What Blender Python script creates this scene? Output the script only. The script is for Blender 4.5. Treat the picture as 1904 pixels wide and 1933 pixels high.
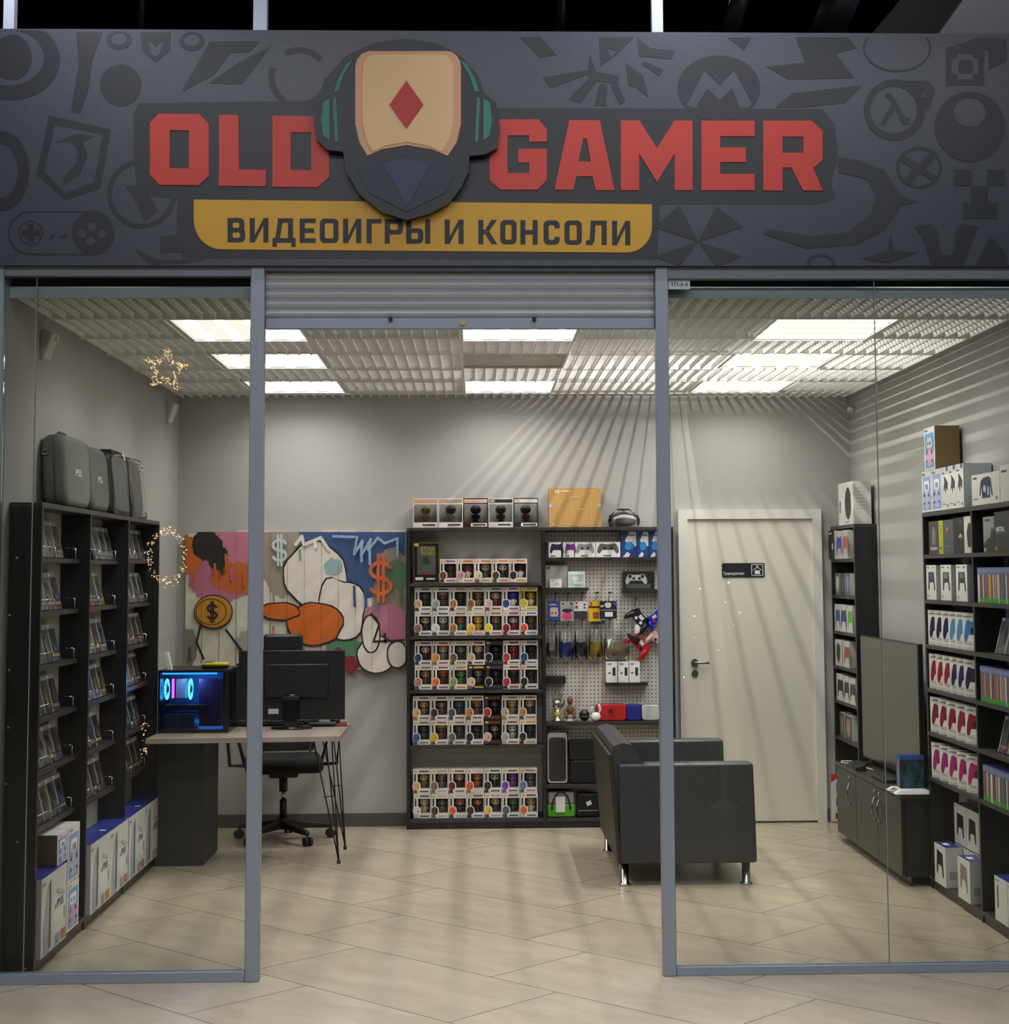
import bpy, bmesh, math, random
from math import radians as R, pi, sin, cos
from mathutils import Vector, Matrix
from mathutils.geometry import tessellate_polygon

for _o in list(bpy.data.objects): bpy.data.objects.remove(_o)
SC = bpy.context.scene; COL = SC.collection

# ------------------------------------------------------------------ camera
CAMF, YAW, PITCH, ROLL, CX, CY, CAMZ = 3118.5, .0326, .0849, -.0054, 994.5, 815.6, 1.65
_f = Vector((sin(YAW)*cos(PITCH), cos(YAW)*cos(PITCH), sin(PITCH)))
_r0 = Vector((cos(YAW), -sin(YAW), 0)); _u0 = _r0.cross(_f)
_r = _r0*cos(ROLL)+_u0*sin(ROLL); _u = -_r0*sin(ROLL)+_u0*cos(ROLL)
cam = bpy.data.cameras.new('camera'); camo = bpy.data.objects.new('camera', cam); COL.objects.link(camo)
cam.sensor_fit = 'HORIZONTAL'; cam.sensor_width = 36; cam.lens = CAMF/1904*36
cam.shift_x = (952-CX)/1904; cam.shift_y = (CY-966.5)/1904; cam.clip_end = 100
m = Matrix((_r, _u, -_f)).transposed().to_4x4(); m.translation = (0, 0, CAMZ)
camo.matrix_world = m; SC.camera = camo
def on(ax, val, u, v):
    'point of the plane ax=val that a measured photo point lies on'
    d = _f+_r*((u-CX)/CAMF)-_u*((v-CY)/CAMF); i = 'XYZ'.index(ax); o = Vector((0, 0, CAMZ))
    return o+d*((val-o[i])/d[i])

# ------------------------------------------------------------------ world, exposure, mall light
W = bpy.data.worlds.new('world'); SC.world = W; W.use_nodes = True
W.node_tree.nodes['Background'].inputs[0].default_value = (.55, .62, .75, 1)
W.node_tree.nodes['Background'].inputs[1].default_value = .035
SC.view_settings.view_transform = 'Standard'; SC.view_settings.look = 'None'
SC.view_settings.gamma = 1; SC.view_settings.use_curve_mapping = False
SC.view_settings.exposure = 0.0
SC.cycles.use_denoising = True
SC.cycles.max_bounces = 8; SC.cycles.diffuse_bounces = 4; SC.cycles.glossy_bounces = 4
SC.cycles.transparent_max_bounces = 12; SC.cycles.transmission_bounces = 4
SC.cycles.sample_clamp_indirect = 4
SC.cycles.caustics_reflective = False; SC.cycles.caustics_refractive = False
TUBE, GAP, LAMPW = 5.5, .95, 7.8
def area(name, loc, rot, sx, sy, power, col):
    l = bpy.data.lights.new(name, 'AREA'); l.shape = 'RECTANGLE'; l.size = sx; l.size_y = sy; l.energy = power; l.color = col
    o = bpy.data.objects.new(name, l); COL.objects.link(o); o.location = loc; o.rotation_euler = rot; return o
area('mall_overhead_light', (-1.2, 3.2, 5.0), (0, 0, 0), 3.0, .5, 78, (.92, .95, 1))
area('mall_overhead_light', (2.2, 3.2, 5.0), (0, 0, 0), 3.0, .5, 78, (.92, .95, 1))
area('mall_overhead_light', (0, -1.5, 5.0), (0, 0, 0), 5.0, .6, 175, (.95, .97, 1))
area('mall_overhead_light', (0.3, 6.2, 5.1), (0, 0, 0), .6, .3, 10, (.92, .95, 1))
area('mall_overhead_light', (0.2, 5.3, 5.2), (0, 0, 0), 3.4, .3, 30, (.95, .97, 1)).data.spread = R(60)  # narrow-spread fill added to brighten the floor before the shop front
def spot(name, loc, tgt, power, ang, r):
    l = bpy.data.lights.new(name, 'SPOT'); l.energy = power; l.spot_size = ang; l.spot_blend = .8; l.shadow_soft_size = r; l.color = (.93, .96, 1)
    o = bpy.data.objects.new(name, l); COL.objects.link(o); o.location = loc
    o.rotation_euler = (Vector(tgt)-Vector(loc)).to_track_quat('-Z', 'Y').to_euler(); return o
spot('mall_spot_lamp', (-1.72, 6.35, 4.55), (-1.72, 6.86, 3.8), 42, R(120), .05)
def point(name, loc, power, r, col=(.95, .97, 1)):
    l = bpy.data.lights.new(name, 'POINT'); l.energy = power; l.shadow_soft_size = r; l.color = col
    o = bpy.data.objects.new(name, l); COL.objects.link(o); o.location = loc
area('plenum_tube_lamp', (1.3, 9.2, 3.6), (0, 0, 0), .014, 1.3, 52, (1, .98, .94))
point('added_void_fill', (2.9, 8.3, 5.75), 26, .06); point('added_void_fill', (-1.6, 8.0, 5.6), 5, .06)  # added fill, no known lamps; brightens the bulkhead panel and pipes
spot('mall_spot_lamp', (.95, 6.35, 4.55), (.95, 6.86, 3.8), 42, R(120), .05)

# ------------------------------------------------------------------ materials
def lin(h):
    h = h.lstrip('#'); h = h if len(h) == 6 else ''.join(c*2 for c in h); o = []
    for i in (0, 2, 4):
        c = int(h[i:i+2], 16)/255; o.append(c/12.92 if c <= .04045 else ((c+.055)/1.055)**2.4)
    return (*o, 1)
_M = {}
def M(h, rough=.5, metal=0, emit=0, spec=.5, alpha=1):
    k = (h, rough, metal, emit, spec, alpha)
    if k in _M: return _M[k]
    m = bpy.data.materials.new('paint_'+h); m.use_nodes = True; b = m.node_tree.nodes['Principled BSDF']
    b.inputs['Base Color'].default_value = lin(h); b.inputs['Roughness'].default_value = rough
    b.inputs['Metallic'].default_value = metal; b.inputs['Specular IOR Level'].default_value = spec
    if emit: b.inputs['Emission Color'].default_value = lin(h); b.inputs['Emission Strength'].default_value = emit
    b.inputs['Alpha'].default_value = alpha
    m.diffuse_color = lin(h); _M[k] = m; return m
def nodes(name):
    m = bpy.data.materials.new(name); m.use_nodes = True; nt = m.node_tree
    return m, nt, nt.nodes['Principled BSDF'], nt.nodes.new, nt.links.new
def mixnoise(name, c1, c2, scale, rough=.5, stretch=(1, 1, 1), detail=3, lo=.35, hi=.65, bump=0, metal=0, coord='Object', spec=.5):
    if name in _M: return _M[name]
    m, nt, b, N, L = nodes(name); tc = N('ShaderNodeTexCoord'); mp = N('ShaderNodeMapping'); mp.inputs['Scale'].default_value = stretch
    n = N('ShaderNodeTexNoise'); n.inputs['Scale'].default_value = scale; n.inputs['Detail'].default_value = detail
    r = N('ShaderNodeValToRGB'); r.color_ramp.elements[0].position = lo; r.color_ramp.elements[1].position = hi
    r.color_ramp.elements[0].color = lin(c1); r.color_ramp.elements[1].color = lin(c2)
    L(tc.outputs[coord], mp.inputs[0]); L(mp.outputs[0], n.inputs[0]); L(n.outputs[0], r.inputs[0]); L(r.outputs[0], b.inputs['Base Color'])
    b.inputs['Roughness'].default_value = rough; b.inputs['Metallic'].default_value = metal; b.inputs['Specular IOR Level'].default_value = spec
    if bump:
        bp = N('ShaderNodeBump'); bp.inputs['Strength'].default_value = bump; bp.inputs['Distance'].default_value = .002
        L(n.outputs[0], bp.inputs['Height']); L(bp.outputs[0], b.inputs['Normal'])
    _M[name] = m; return m
def wood(): return mixnoise('dark_wood_laminate', '#171618', '#242224', 30, .36, (1, 1, .06), 4)
def wall_mat(): return mixnoise('painted_plaster', '#a9a7a4', '#adaba8', 3, .85)
def cover(k):
    pal = [('#26292e', '#5b5e62'), ('#1d1e22', '#523b2c'), ('#192130', '#535961'), ('#302822', '#76654b'), ('#16181c', '#383f49'),
           ('#242026', '#653026'), ('#1c263a', '#7e7b69'), ('#273026', '#787530'), ('#131419', '#5d5d5d'), ('#383b40', '#787a7e'), ('#211a30', '#5b5369'), ('#0e1f26', '#325563')][k % 12]
    return mixnoise('printed_cover_%d' % (k % 12), pal[0], pal[1], 26, .3, (1, 1, .55), 5, .4, .62)
def glass_mat(name, tint, ior=1.45, rough=0):
    if name in _M: return _M[name]
    m, nt, b, N, L = nodes(name); nt.nodes.remove(b); out = nt.nodes['Material Output']
    t = N('ShaderNodeBsdfTransparent'); t.inputs[0].default_value = tint; g = N('ShaderNodeBsdfGlossy'); g.inputs['Roughness'].default_value = rough
    f = N('ShaderNodeFresnel'); f.inputs[0].default_value = ior; mx = N('ShaderNodeMixShader')
    L(f.outputs[0], mx.inputs[0]); L(t.outputs[0], mx.inputs[1]); L(g.outputs[0], mx.inputs[2]); L(mx.outputs[0], out.inputs[0]); _M[name] = m; return m
SHOPGLASS = lambda: glass_mat('shop_glass', (.955, .97, .95, 1), 1.35)
FILM = lambda: glass_mat('clear_plastic_film', (.985, .985, .985, 1), 1.65, .06)

def tile_mat():
    m, nt, b, N, L = nodes('porcelain_floor_tile')
    g = N('ShaderNodeNewGeometry'); s = N('ShaderNodeSeparateXYZ'); L(g.outputs['Position'], s.inputs[0])
    def mt(op, a, bb=None, c=None):
        n = N('ShaderNodeMath'); n.operation = op
        for i, v in enumerate((a, bb, c)):
            if v is None: continue
            if isinstance(v, (int, float)): n.inputs[i].default_value = v
            else: L(v, n.inputs[i])
        return n.outputs[0]
    q = 2**-.5
    u = mt('MULTIPLY', mt('ADD', s.outputs[0], s.outputs[1]), q); v = mt('MULTIPLY', mt('SUBTRACT', s.outputs[1], s.outputs[0]), q)
    ru = mt('DIVIDE', mt('SUBTRACT', u, 3.76), .595); row = mt('FLOOR', ru); fu = mt('SUBTRACT', ru, row)
    vv = mt('DIVIDE', mt('SUBTRACT', mt('SUBTRACT', v, 5.31), mt('MULTIPLY', row, .367)), 1.185); cl = mt('FLOOR', vv); fv = mt('SUBTRACT', vv, cl)
    du = mt('MULTIPLY', mt('MINIMUM', fu, mt('SUBTRACT', 1, fu)), .595); dv = mt('MULTIPLY', mt('MINIMUM', fv, mt('SUBTRACT', 1, fv)), 1.185)
    d = mt('MINIMUM', du, dv); gr = mt('LESS_THAN', d, .0026)
    cv = N('ShaderNodeCombineXYZ'); L(row, cv.inputs[0]); L(cl, cv.inputs[1])
    wn = N('ShaderNodeTexWhiteNoise'); L(cv.outputs[0], wn.inputs[0])
    cu = N('ShaderNodeCombineXYZ'); L(mt('MULTIPLY', u, 1), cu.inputs[0]); L(mt('MULTIPLY', v, .35), cu.inputs[1]); L(mt('MULTIPLY', wn.outputs[0], 40), cu.inputs[2])
    n = N('ShaderNodeTexNoise'); n.inputs['Scale'].default_value = 7; n.inputs['Detail'].default_value = 6; n.inputs['Roughness'].default_value = .65; L(cu.outputs[0], n.inputs[0])
    r = N('ShaderNodeValToRGB'); r.color_ramp.elements[0].position = .3; r.color_ramp.elements[1].position = .7
    r.color_ramp.elements[0].color = lin('#a69a85'); r.color_ramp.elements[1].color = lin('#bbaf9a'); L(n.outputs[0], r.inputs[0])
    hs = N('ShaderNodeHueSaturation'); L(r.outputs[0], hs.inputs['Color']); L(mt('MULTIPLY_ADD', wn.outputs[0], .06, .97), hs.inputs['Value'])
    mx = N('ShaderNodeMix'); mx.data_type = 'RGBA'; L(gr, mx.inputs[0]); L(hs.outputs[0], mx.inputs[6]); mx.inputs[7].default_value = lin('#4f483e')
    L(mx.outputs[2], b.inputs['Base Color']); b.inputs['Roughness'].default_value = .27
    bp = N('ShaderNodeBump'); bp.inputs['Strength'].default_value = .05; L(n.outputs[0], bp.inputs['Height']); L(bp.outputs[0], b.inputs['Normal'])
    return m
def peg_mat():
    m, nt, b, N, L = nodes('perforated_board'); g = N('ShaderNodeTexCoord'); sc = N('ShaderNodeVectorMath'); sc.operation = 'SCALE'; sc.inputs['Scale'].default_value = 1/.0254
    L(g.outputs['Object'], sc.inputs[0]); fr = N('ShaderNodeVectorMath'); fr.operation = 'FRACTION'; L(sc.outputs[0], fr.inputs[0])
    sb = N('ShaderNodeVectorMath'); sb.operation = 'SUBTRACT'; L(fr.outputs[0], sb.inputs[0]); sb.inputs[1].default_value = (.5, .5, .5)
    ml = N('ShaderNodeVectorMath'); ml.operation = 'MULTIPLY'; L(sb.outputs[0], ml.inputs[0]); ml.inputs[1].default_value = (1, 0, 1)
    ln = N('ShaderNodeVectorMath'); ln.operation = 'LENGTH'; L(ml.outputs[0], ln.inputs[0])
    lt = N('ShaderNodeMath'); lt.operation = 'LESS_THAN'; lt.inputs[1].default_value = .17; L(ln.outputs['Value'], lt.inputs[0])
    mx = N('ShaderNodeMix'); mx.data_type = 'RGBA'; L(lt.outputs[0], mx.inputs[0]); mx.inputs[6].default_value = lin('#c9c5bf'); mx.inputs[7].default_value = lin('#2a2826')
    L(mx.outputs[2], b.inputs['Base Color']); b.inputs['Roughness'].default_value = .6
    return m

# ------------------------------------------------------------------ mesh builder
_TX = {}
def textdata(s, bold):
    k = (s, bold)
    if k in _TX: return _TX[k]
    c = bpy.data.curves.new('t', 'FONT'); c.body = s; c.size = 1; c.offset = bold; c.resolution_u = 3
    o = bpy.data.objects.new('t', c); COL.objects.link(o); dg = bpy.context.evaluated_depsgraph_get(); dg.update()
    me = o.evaluated_get(dg).to_mesh(); vs = [(v.co.x, v.co.y) for v in me.vertices]; ps = [list(p.vertices) for p in me.polygons]
    o.evaluated_get(dg).to_mesh_clear(); bpy.data.objects.remove(o); bpy.data.curves.remove(c)
    if vs:
        x0 = min(v[0] for v in vs); x1 = max(v[0] for v in vs); y0 = min(v[1] for v in vs); y1 = max(v[1] for v in vs)
        vs = [((x-x0)/max(x1-x0, 1e-6), (y-y0)/max(y1-y0, 1e-6)) for x, y in vs]
    _TX[k] = (vs, ps); return _TX[k]
class B:
    def __init__(s): s.bm = bmesh.new(); s.mats = []; s.T = Matrix.Identity(4)
    def mi(s, m):
        if m not in s.mats: s.mats.append(m)
        return s.mats.index(m)
    def v(s, p): return s.bm.verts.new(s.T @ Vector(p))
    def face(s, pts, m, smooth=False):
        try: f = s.bm.faces.new([s.v(p) for p in pts])
        except ValueError: return
        f.material_index = s.mi(m); f.smooth = smooth; return f
    def hexa(s, P, m, bv=0, seg=2):
        vs = [s.v(p) for p in P]; fs = []
        for q in ((0, 3, 2, 1), (4, 5, 6, 7), (0, 1, 5, 4), (1, 2, 6, 5), (2, 3, 7, 6), (3, 0, 4, 7)):
            f = s.bm.faces.new([vs[i] for i in q]); f.material_index = s.mi(m); fs.append(f)
        if bv:
            es = list({e for f in fs for e in f.edges})
            g = bmesh.ops.bevel(s.bm, geom=es, offset=bv, segments=seg, affect='EDGES', profile=.5, material=-1)
            for f in g['faces']: f.material_index = s.mi(m); f.smooth = True
        return s
    def box(s, x0, y0, z0, x1, y1, z1, m, bv=0, seg=2):
        return s.hexa([(x0, y0, z0), (x1, y0, z0), (x1, y1, z0), (x0, y1, z0), (x0, y0, z1), (x1, y0, z1), (x1, y1, z1), (x0, y1, z1)], m, bv, seg)
    def ring(s, c, ax, r, n, r2=None):
        ax = Vector(ax).normalized(); t = Vector((0, 0, 1)) if abs(ax.z) < .9 else Vector((1, 0, 0)); a = ax.cross(t).normalized(); b = ax.cross(a)
        return [s.v(Vector(c)+a*(r*cos(2*pi*i/n))+b*((r2 or r)*sin(2*pi*i/n))) for i in range(n)]
    def skin(s, rings, m, cap=True, smooth=True, closed=False):
        k = s.mi(m); n = len(rings[0]); prs = list(zip(rings, rings[1:]))+([(rings[-1], rings[0])] if closed else [])
        for A, C in prs:
            for i in range(n):
                f = s.bm.faces.new((A[i], A[(i+1) % n], C[(i+1) % n], C[i])); f.material_index = k; f.smooth = smooth
        if cap and not closed:
            for r in (rings[0][::-1], rings[-1]):
                f = s.bm.faces.new(r); f.material_index = k
    def cyl(s, p, q, r, m, n=16, r2=None, smooth=True):
        d = Vector(q)-Vector(p); s.skin([s.ring(p, d, r, n), s.ring(q, d, r2 if r2 is not None else r, n)], m, True, smooth); return s
    def tube(s, pts, r, m, n=8, closed=False):
        pts = [Vector(p) for p in pts]; rs = []
        for i, p in enumerate(pts):
            a = pts[i-1] if (i or closed) else p; b = pts[(i+1) % len(pts)] if (i < len(pts)-1 or closed) else p
            rs.append(s.ring(p, b-a, r, n))
        s.skin(rs, m, True, True, closed); return s
    def lathe(s, c, prof, m, n=24, smooth=True):
        rs = [[s.v((c[0]+max(r, 1e-4)*cos(2*pi*i/n), c[1]+max(r, 1e-4)*sin(2*pi*i/n), c[2]+z)) for i in range(n)] for r, z in prof]
        s.skin(rs, m, True, smooth); return s
    def ell(s, c, rad, m, n=14, k=8, rot=None):
        rad = rad if isinstance(rad, tuple) else (rad,)*3; rs = []
        for j in range(1, k):
            a = pi*j/k; rs.append([])
            for i in range(n):
                p = Vector((rad[0]*sin(a)*cos(2*pi*i/n), rad[1]*sin(a)*sin(2*pi*i/n), -rad[2]*cos(a)))
                if rot: p = rot @ p
                rs[-1].append(s.v(Vector(c)+p))
        s.skin(rs, m); return s
    def shape(s, loops, fn, t, m, side=None):
        'flat outline(s) (first outer, rest holes); fn maps (u,v,depth) to a point, depth 0 = front, t = back'
        l3 = [[Vector((a, b, 0)) for a, b in l] for l in loops]; tri = tessellate_polygon(l3); flat = [p for l in loops for p in l]
        k = s.mi(m); ks = s.mi(side or m); F = [s.v(fn(a, b, 0)) for a, b in flat]
        for t3 in tri:
            try: f = s.bm.faces.new([F[i] for i in t3]); f.material_index = k
            except ValueError: pass
        if t:
            K = [s.v(fn(a, b, t)) for a, b in flat]; o = 0
            for l in loops:
                n = len(l)
                for i in range(n):
                    a, b = o+i, o+(i+1) % n
                    try: f = s.bm.faces.new((F[a], F[b], K[b], K[a])); f.material_index = ks
                    except ValueError: pass
                o += n
            for t3 in tri:
                try: f = s.bm.faces.new([K[i] for i in t3]); f.material_index = ks
                except ValueError: pass
        return s
    def text(s, st, u0, v0, u1, v1, fn, m, bold=.015):
        vs, ps = textdata(st, bold); k = s.mi(m); V = [s.v(fn(u0+(u1-u0)*a, v0+(v1-v0)*b, 0)) for a, b in vs]
        for p in ps:
            try: f = s.bm.faces.new([V[i] for i in p]); f.material_index = k
            except ValueError: pass
        return s
    def obj(s, name, parent=None, loc=(0, 0, 0), rz=0, rot=None):
        me = bpy.data.meshes.new(name); bmesh.ops.recalc_face_normals(s.bm, faces=s.bm.faces[:]) if getattr(s, 'fix', True) else None
        s.bm.to_mesh(me); s.bm.free()
        for m in s.mats: me.materials.append(m)
        o = bpy.data.objects.new(name, me); COL.objects.link(o); o.parent = parent
        o.location = loc; o.rotation_euler = rot or (0, 0, rz); return o
def tag(o, label=None, cat=None, group=None, kind=None):
    if label: o['label'] = label
    if cat: o['category'] = cat
    if group: o['group'] = group
    if kind: o['kind'] = kind
    return o
def thing(name, label, cat, loc=(0, 0, 0), rz=0, group=None):
    o = bpy.data.objects.new(name, None); COL.objects.link(o); o.empty_display_size = .05; o.location = loc; o.rotation_euler = (0, 0, rz)
    return tag(o, label, cat, group)
def struct(b, name, parent=None): return tag(b.obj(name, parent), kind='structure') if parent is None else b.obj(name, parent)
def copy_tree(o, parent=None):
    c = o.copy(); COL.objects.link(c)
    if parent is not None: c.parent = parent
    for ch in list(o.children): copy_tree(ch, c)
    return c
ORD = ['first', 'second', 'third', 'fourth', 'fifth', 'sixth', 'seventh', 'eighth', 'ninth', 'tenth', 'eleventh', 'twelfth', 'thirteenth', 'fourteenth',
       'fifteenth', 'sixteenth', 'seventeenth', 'eighteenth', 'nineteenth', 'twentieth', 'twenty-first', 'twenty-second', 'twenty-third', 'twenty-fourth',
       'twenty-fifth', 'twenty-sixth', 'twenty-seventh', 'twenty-eighth', 'twenty-ninth', 'thirtieth', 'thirty-first', 'thirty-second', 'thirty-third', 'thirty-fourth']
def blob(cx, cy, rx, ry, seed, n=26, amp=.18):
    r = random.Random(seed); a = [1+r.uniform(-amp, amp) for _ in range(n)]; a = [(a[i]*2+a[i-1]+a[(i+1) % n])/4 for i in range(n)]
    return [(cx+rx*a[i]*cos(2*pi*i/n), cy+ry*a[i]*sin(2*pi*i/n)) for i in range(n)]
def circ(cx, cy, r, n=24, r2=None, a0=0, a1=360): 
    full = a1-a0 == 360
    return [(cx+r*cos(R(a0+(a1-a0)*i/(n if full else n-1))), cy+(r2 or r)*sin(R(a0+(a1-a0)*i/(n if full else n-1)))) for i in range(n)]
def rrect(x0, y0, x1, y1, r, n=4):
    o = []
    for cx, cy, a in ((x1-r, y1-r, 0), (x0+r, y1-r, 90), (x0+r, y0+r, 180), (x1-r, y0+r, 270)):
        o += [(cx+r*cos(R(a+90*i/n)), cy+r*sin(R(a+90*i/n))) for i in range(n+1)]
    return o

# ------------------------------------------------------------------ setting
XL, XR, YS, YB, ZC = -1.96, 2.536, 6.93, 11.03, 2.82
DARKT = M('#0b0b0d', .9)
struct(B().box(-9, -6, -.1, 9, 14, 0, tile_mat()), 'floor')
wm = wall_mat()
struct(B().box(XL-.1, YB, 0, XR+.1, YB+.1, 3.7, wm), 'wall_back')
struct(B().box(XL-.1, YS+.03, 0, XL, YB, 3.7, wm), 'wall_left')
struct(B().box(XR, YS+.03, 0, XR+.1, YB, 3.7, wm), 'wall_right')
nb = M('#7d8c90', .5)
struct(B().box(-6, YS-.03, 0, XL-.002, YS+.03, 2.94, nb), 'wall_outer_left')
struct(B().box(XR+.002, YS-.03, 0, 7, YS+.03, 2.94, nb), 'wall_outer_right')
bb = M('#504c49', .5)
struct(B().box(XL, YB-.012, 0, 1.36, YB-.0005, .085, bb).box(2.33, YB-.012, 0, XR, YB-.0005, .085, bb), 'baseboard_back')
struct(B().box(XL+.0005, YS+.05, 0, XL+.012, YB-.013, .085, bb), 'baseboard_left')
struct(B().box(XR-.012, YS+.05, 0, XR-.0005, YB-.013, .085, bb), 'baseboard_right')
# mall ceiling, service void, pipes above the fascia
b = B(); b.box(-9, -6, 6.3, 9, 14, 6.4, M('#09090a', .9)); b.box(-9, 13.9, 3.7, 9, 14, 6.3, M('#09090a', .9)); struct(b, 'ceiling_mall')
struct(B().box(XL-.1, YS+.2, 3.7, XR+.1, YB+.1, 3.75, DARKT), 'plenum_light_blocker')  # unseen lid added to keep light from leaking out of the plenum
pipe = M('#2c2d33', .45)
for i, (u0, u1, Y, r) in enumerate([(268, 266, 9.5, .02), (1063, 1055, 10, .03), (1412, 1372, 9, .05), (1612, 1555, 9, .1)]):
    p = on('Y', Y, u1, 75); q = on('Y', Y, u0, -60)
    tag(B().cyl(p, q, r, pipe).obj('ceiling_pipe'), ['thin dark pipe above the sign left of the leftmost white post', 'slim dark pipe rising above the sign over the emblem and first red G', 'dark slanted pipe just right of the white post above the sign',
        'widest dark slanted pipe above the sign, near the grey panel'][i], 'pipe', 'service pipes above the sign')
b = B(); P = [on('Y', 9.6, *p) for p in ((1768, 69), (1925, 69), (1925, -60), (1860, -60))]
b.hexa([P[0], P[1], P[1]+Vector((0, .3, 0)), P[0]+Vector((0, .3, 0)), P[3], P[2], P[2]+Vector((0, .3, 0)), P[3]+Vector((0, .3, 0))], M('#8a8a8e', .6))
tag(b.obj('bulkhead_panel'), 'pale grey slanted bulkhead panel above the right end of the sign', 'panel')
b = B(); P = [on('Y', 10.2, *p) for p in ((1640, 69), (1790, 69), (1900, -60), (1750, -60))]
b.hexa([P[0], P[1], P[1]+Vector((0, .3, 0)), P[0]+Vector((0, .3, 0)), P[3], P[2], P[2]+Vector((0, .3, 0)), P[3]+Vector((0, .3, 0))], M('#1b1b1e', .6))
tag(b.obj('ventilation_duct'), 'broad black slanted duct above the sign beside the pale bulkhead', 'duct')
# slim downlight in the void
b = B(); P = on('Y', 9.2, 1352, -12); b.cyl(P, P+Vector((0, 0, .05)), .05, M('#ffffff', .5, 0, 3)); tag(b.obj('downlight'), 'small glowing round downlight above the sign right of the white post', 'lamp')

# suspended cell ceiling
white = M('#dddcd9', .45)
LAMPS = []
for cx0, cx1 in ((-1.405, -.84), (-.05, .505), (1.43, 2.0)):
    for ri, (y0, y1) in enumerate(((7.62, 8.36), (8.86, 9.48), (10.13, 10.78))): LAMPS.append((cx0, cx1, y0, y1, ri))
b = B()
def cut(lo, hi, holes):
    seg = [(lo, hi)]
    for a, c in holes:
        ns = []
        for s0, s1 in seg:
            if c <= s0 or a >= s1: ns.append((s0, s1)); continue
            if a > s0: ns.append((s0, a))
            if c < s1: ns.append((c, s1))
        seg = ns
    return seg
P = .0625; YF = 6.985
x = XL+.03
while x < XR-.01:
    for a, c in cut(YF, YB-.002, [(l[2]-.02, l[3]+.02) for l in LAMPS if l[0]-.025 < x < l[1]+.025]): b.box(x-.003, a, ZC, x+.003, c, ZC+.034, white)
    x += P
y = YF+.03
while y < YB-.01:
    for a, c in cut(XL+.002, XR-.002, [(l[0]-.02, l[1]+.02) for l in LAMPS if l[2]-.025 < y < l[3]+.025]): b.box(a, y-.0025, ZC+.022, c, y+.0025, ZC+.034, white)
    y += P
for y in (7.6-.02, 8.22, 8.84, 9.5, 10.11, 10.8):
    for a, c in cut(XL+.002, XR-.002, [(l[0]-.02, l[1]+.02) for l in LAMPS if l[2]-.03 < y < l[3]+.03]): b.box(a, y-.012, ZC-.001, c, y+.012, ZC+.03, white)
struct(b, 'ceiling')
struct(B().box(XL+.002, YF-.012, ZC-.002, XR-.002, YF, ZC+.042, M('#93a3ab', .45)), 'trim_1')
struct(B().box(XL+.002, YF+.012, ZC+.052, XR-.002, YF+.02, 3.69, M('#1b1c1e', .8)), 'void_dark_sheet')  # dark sheet added to stand for the unlit void above the ceiling edge
struct(B().box(XL+.002, YF+.022, 3.68, XR-.002, YB-.002, 3.695, M('#d2d1cd', .8)), 'ceiling_slab')
def tubes_mat(n, axis):
    m, nt, bs, N, L = nodes('lit_louvre_%s' % axis); tc = N('ShaderNodeTexCoord'); s = N('ShaderNodeSeparateXYZ'); L(tc.outputs['Generated'], s.inputs[0])
    a = N('ShaderNodeMath'); a.operation = 'MULTIPLY'; a.inputs[1].default_value = n; L(s.outputs[axis], a.inputs[0])
    f = N('ShaderNodeMath'); f.operation = 'FRACT'; L(a.outputs[0], f.inputs[0]); d = N('ShaderNodeMath'); d.operation = 'SUBTRACT'; d.inputs[1].default_value = .5; L(f.outputs[0], d.inputs[0])
    e = N('ShaderNodeMath'); e.operation = 'ABSOLUTE'; L(d.outputs[0], e.inputs[0])
    mr = N('ShaderNodeMapRange'); mr.interpolation_type = 'SMOOTHSTEP'; L(e.outputs[0], mr.inputs[0]); mr.inputs[1].default_value = .08; mr.inputs[2].default_value = .2
    mr.inputs[3].default_value = TUBE; mr.inputs[4].default_value = GAP
    bs.inputs['Base Color'].default_value = (.7, .7, .68, 1); bs.inputs['Emission Color'].default_value = (1, .97, .9, 1); L(mr.outputs[0], bs.inputs['Emission Strength']); return m
LX, LY = tubes_mat(4, 'X'), tubes_mat(4, 'Y')
OFF = mixnoise('unlit_louvre', '#9a9384', '#b9b2a2', 12, .35)
for x0, x1, y0, y1, ri in LAMPS:
    ci = 0 if x0 < -1 else 1 if x0 < 1 else 2; off = ci == 1 and ri == 1
    t = thing('ceiling_light', '%s ceiling light panel, %s row, %s column of the shop ceiling' % ('dim unlit square' if off else 'bright crosswise striped' if (ci == 2 and ri == 0) else 'bright square', ['front', 'middle', 'back'][ri], ['left', 'centre', 'right'][ci]), 'ceiling light', ((x0+x1)/2, (y0+y1)/2, ZC), 0, 'square ceiling lights')
    w, d = (x1-x0)/2, (y1-y0)/2; b = B()
    for q in ((-w-.015, -d-.015, w+.015, -d), (-w-.015, d, w+.015, d+.015), (-w-.015, -d, -w, d), (w, -d, w+.015, d)): b.box(q[0], q[1], .008, q[2], q[3], .05, white)
    b.obj('frame', t)
    if not off:
        l = bpy.data.lights.new('louvre_lamp', 'AREA'); l.shape = 'RECTANGLE'; l.size = 2*w; l.size_y = 2*d; l.energy = LAMPW; l.color = (1, .98, .94); l.spread = R(145)
        o = bpy.data.objects.new('louvre_lamp', l); COL.objects.link(o); o.parent = t; o.location = (0, 0, .012)
    B().box(-w, -d, .018, w, d, .026, OFF if off else LY if (ci == 2 and ri == 0) else LX).obj('diffuser', t)

# shop front
al = M('#8d95a3', .42, .15); al2 = M('#70757e', .42, .15)
PL, PL1, PR, PR1 = -.934, -.876, .772, .826
b = B(); b.box(PL, YS-.03, 0, PL1, YS+.03, 2.94, al, .003, 1); struct(b, 'trim_2')
b = B(); b.box(PR, YS-.03, 0, PR1, YS+.03, 2.94, al, .003, 1); struct(b, 'trim_3')
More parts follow.
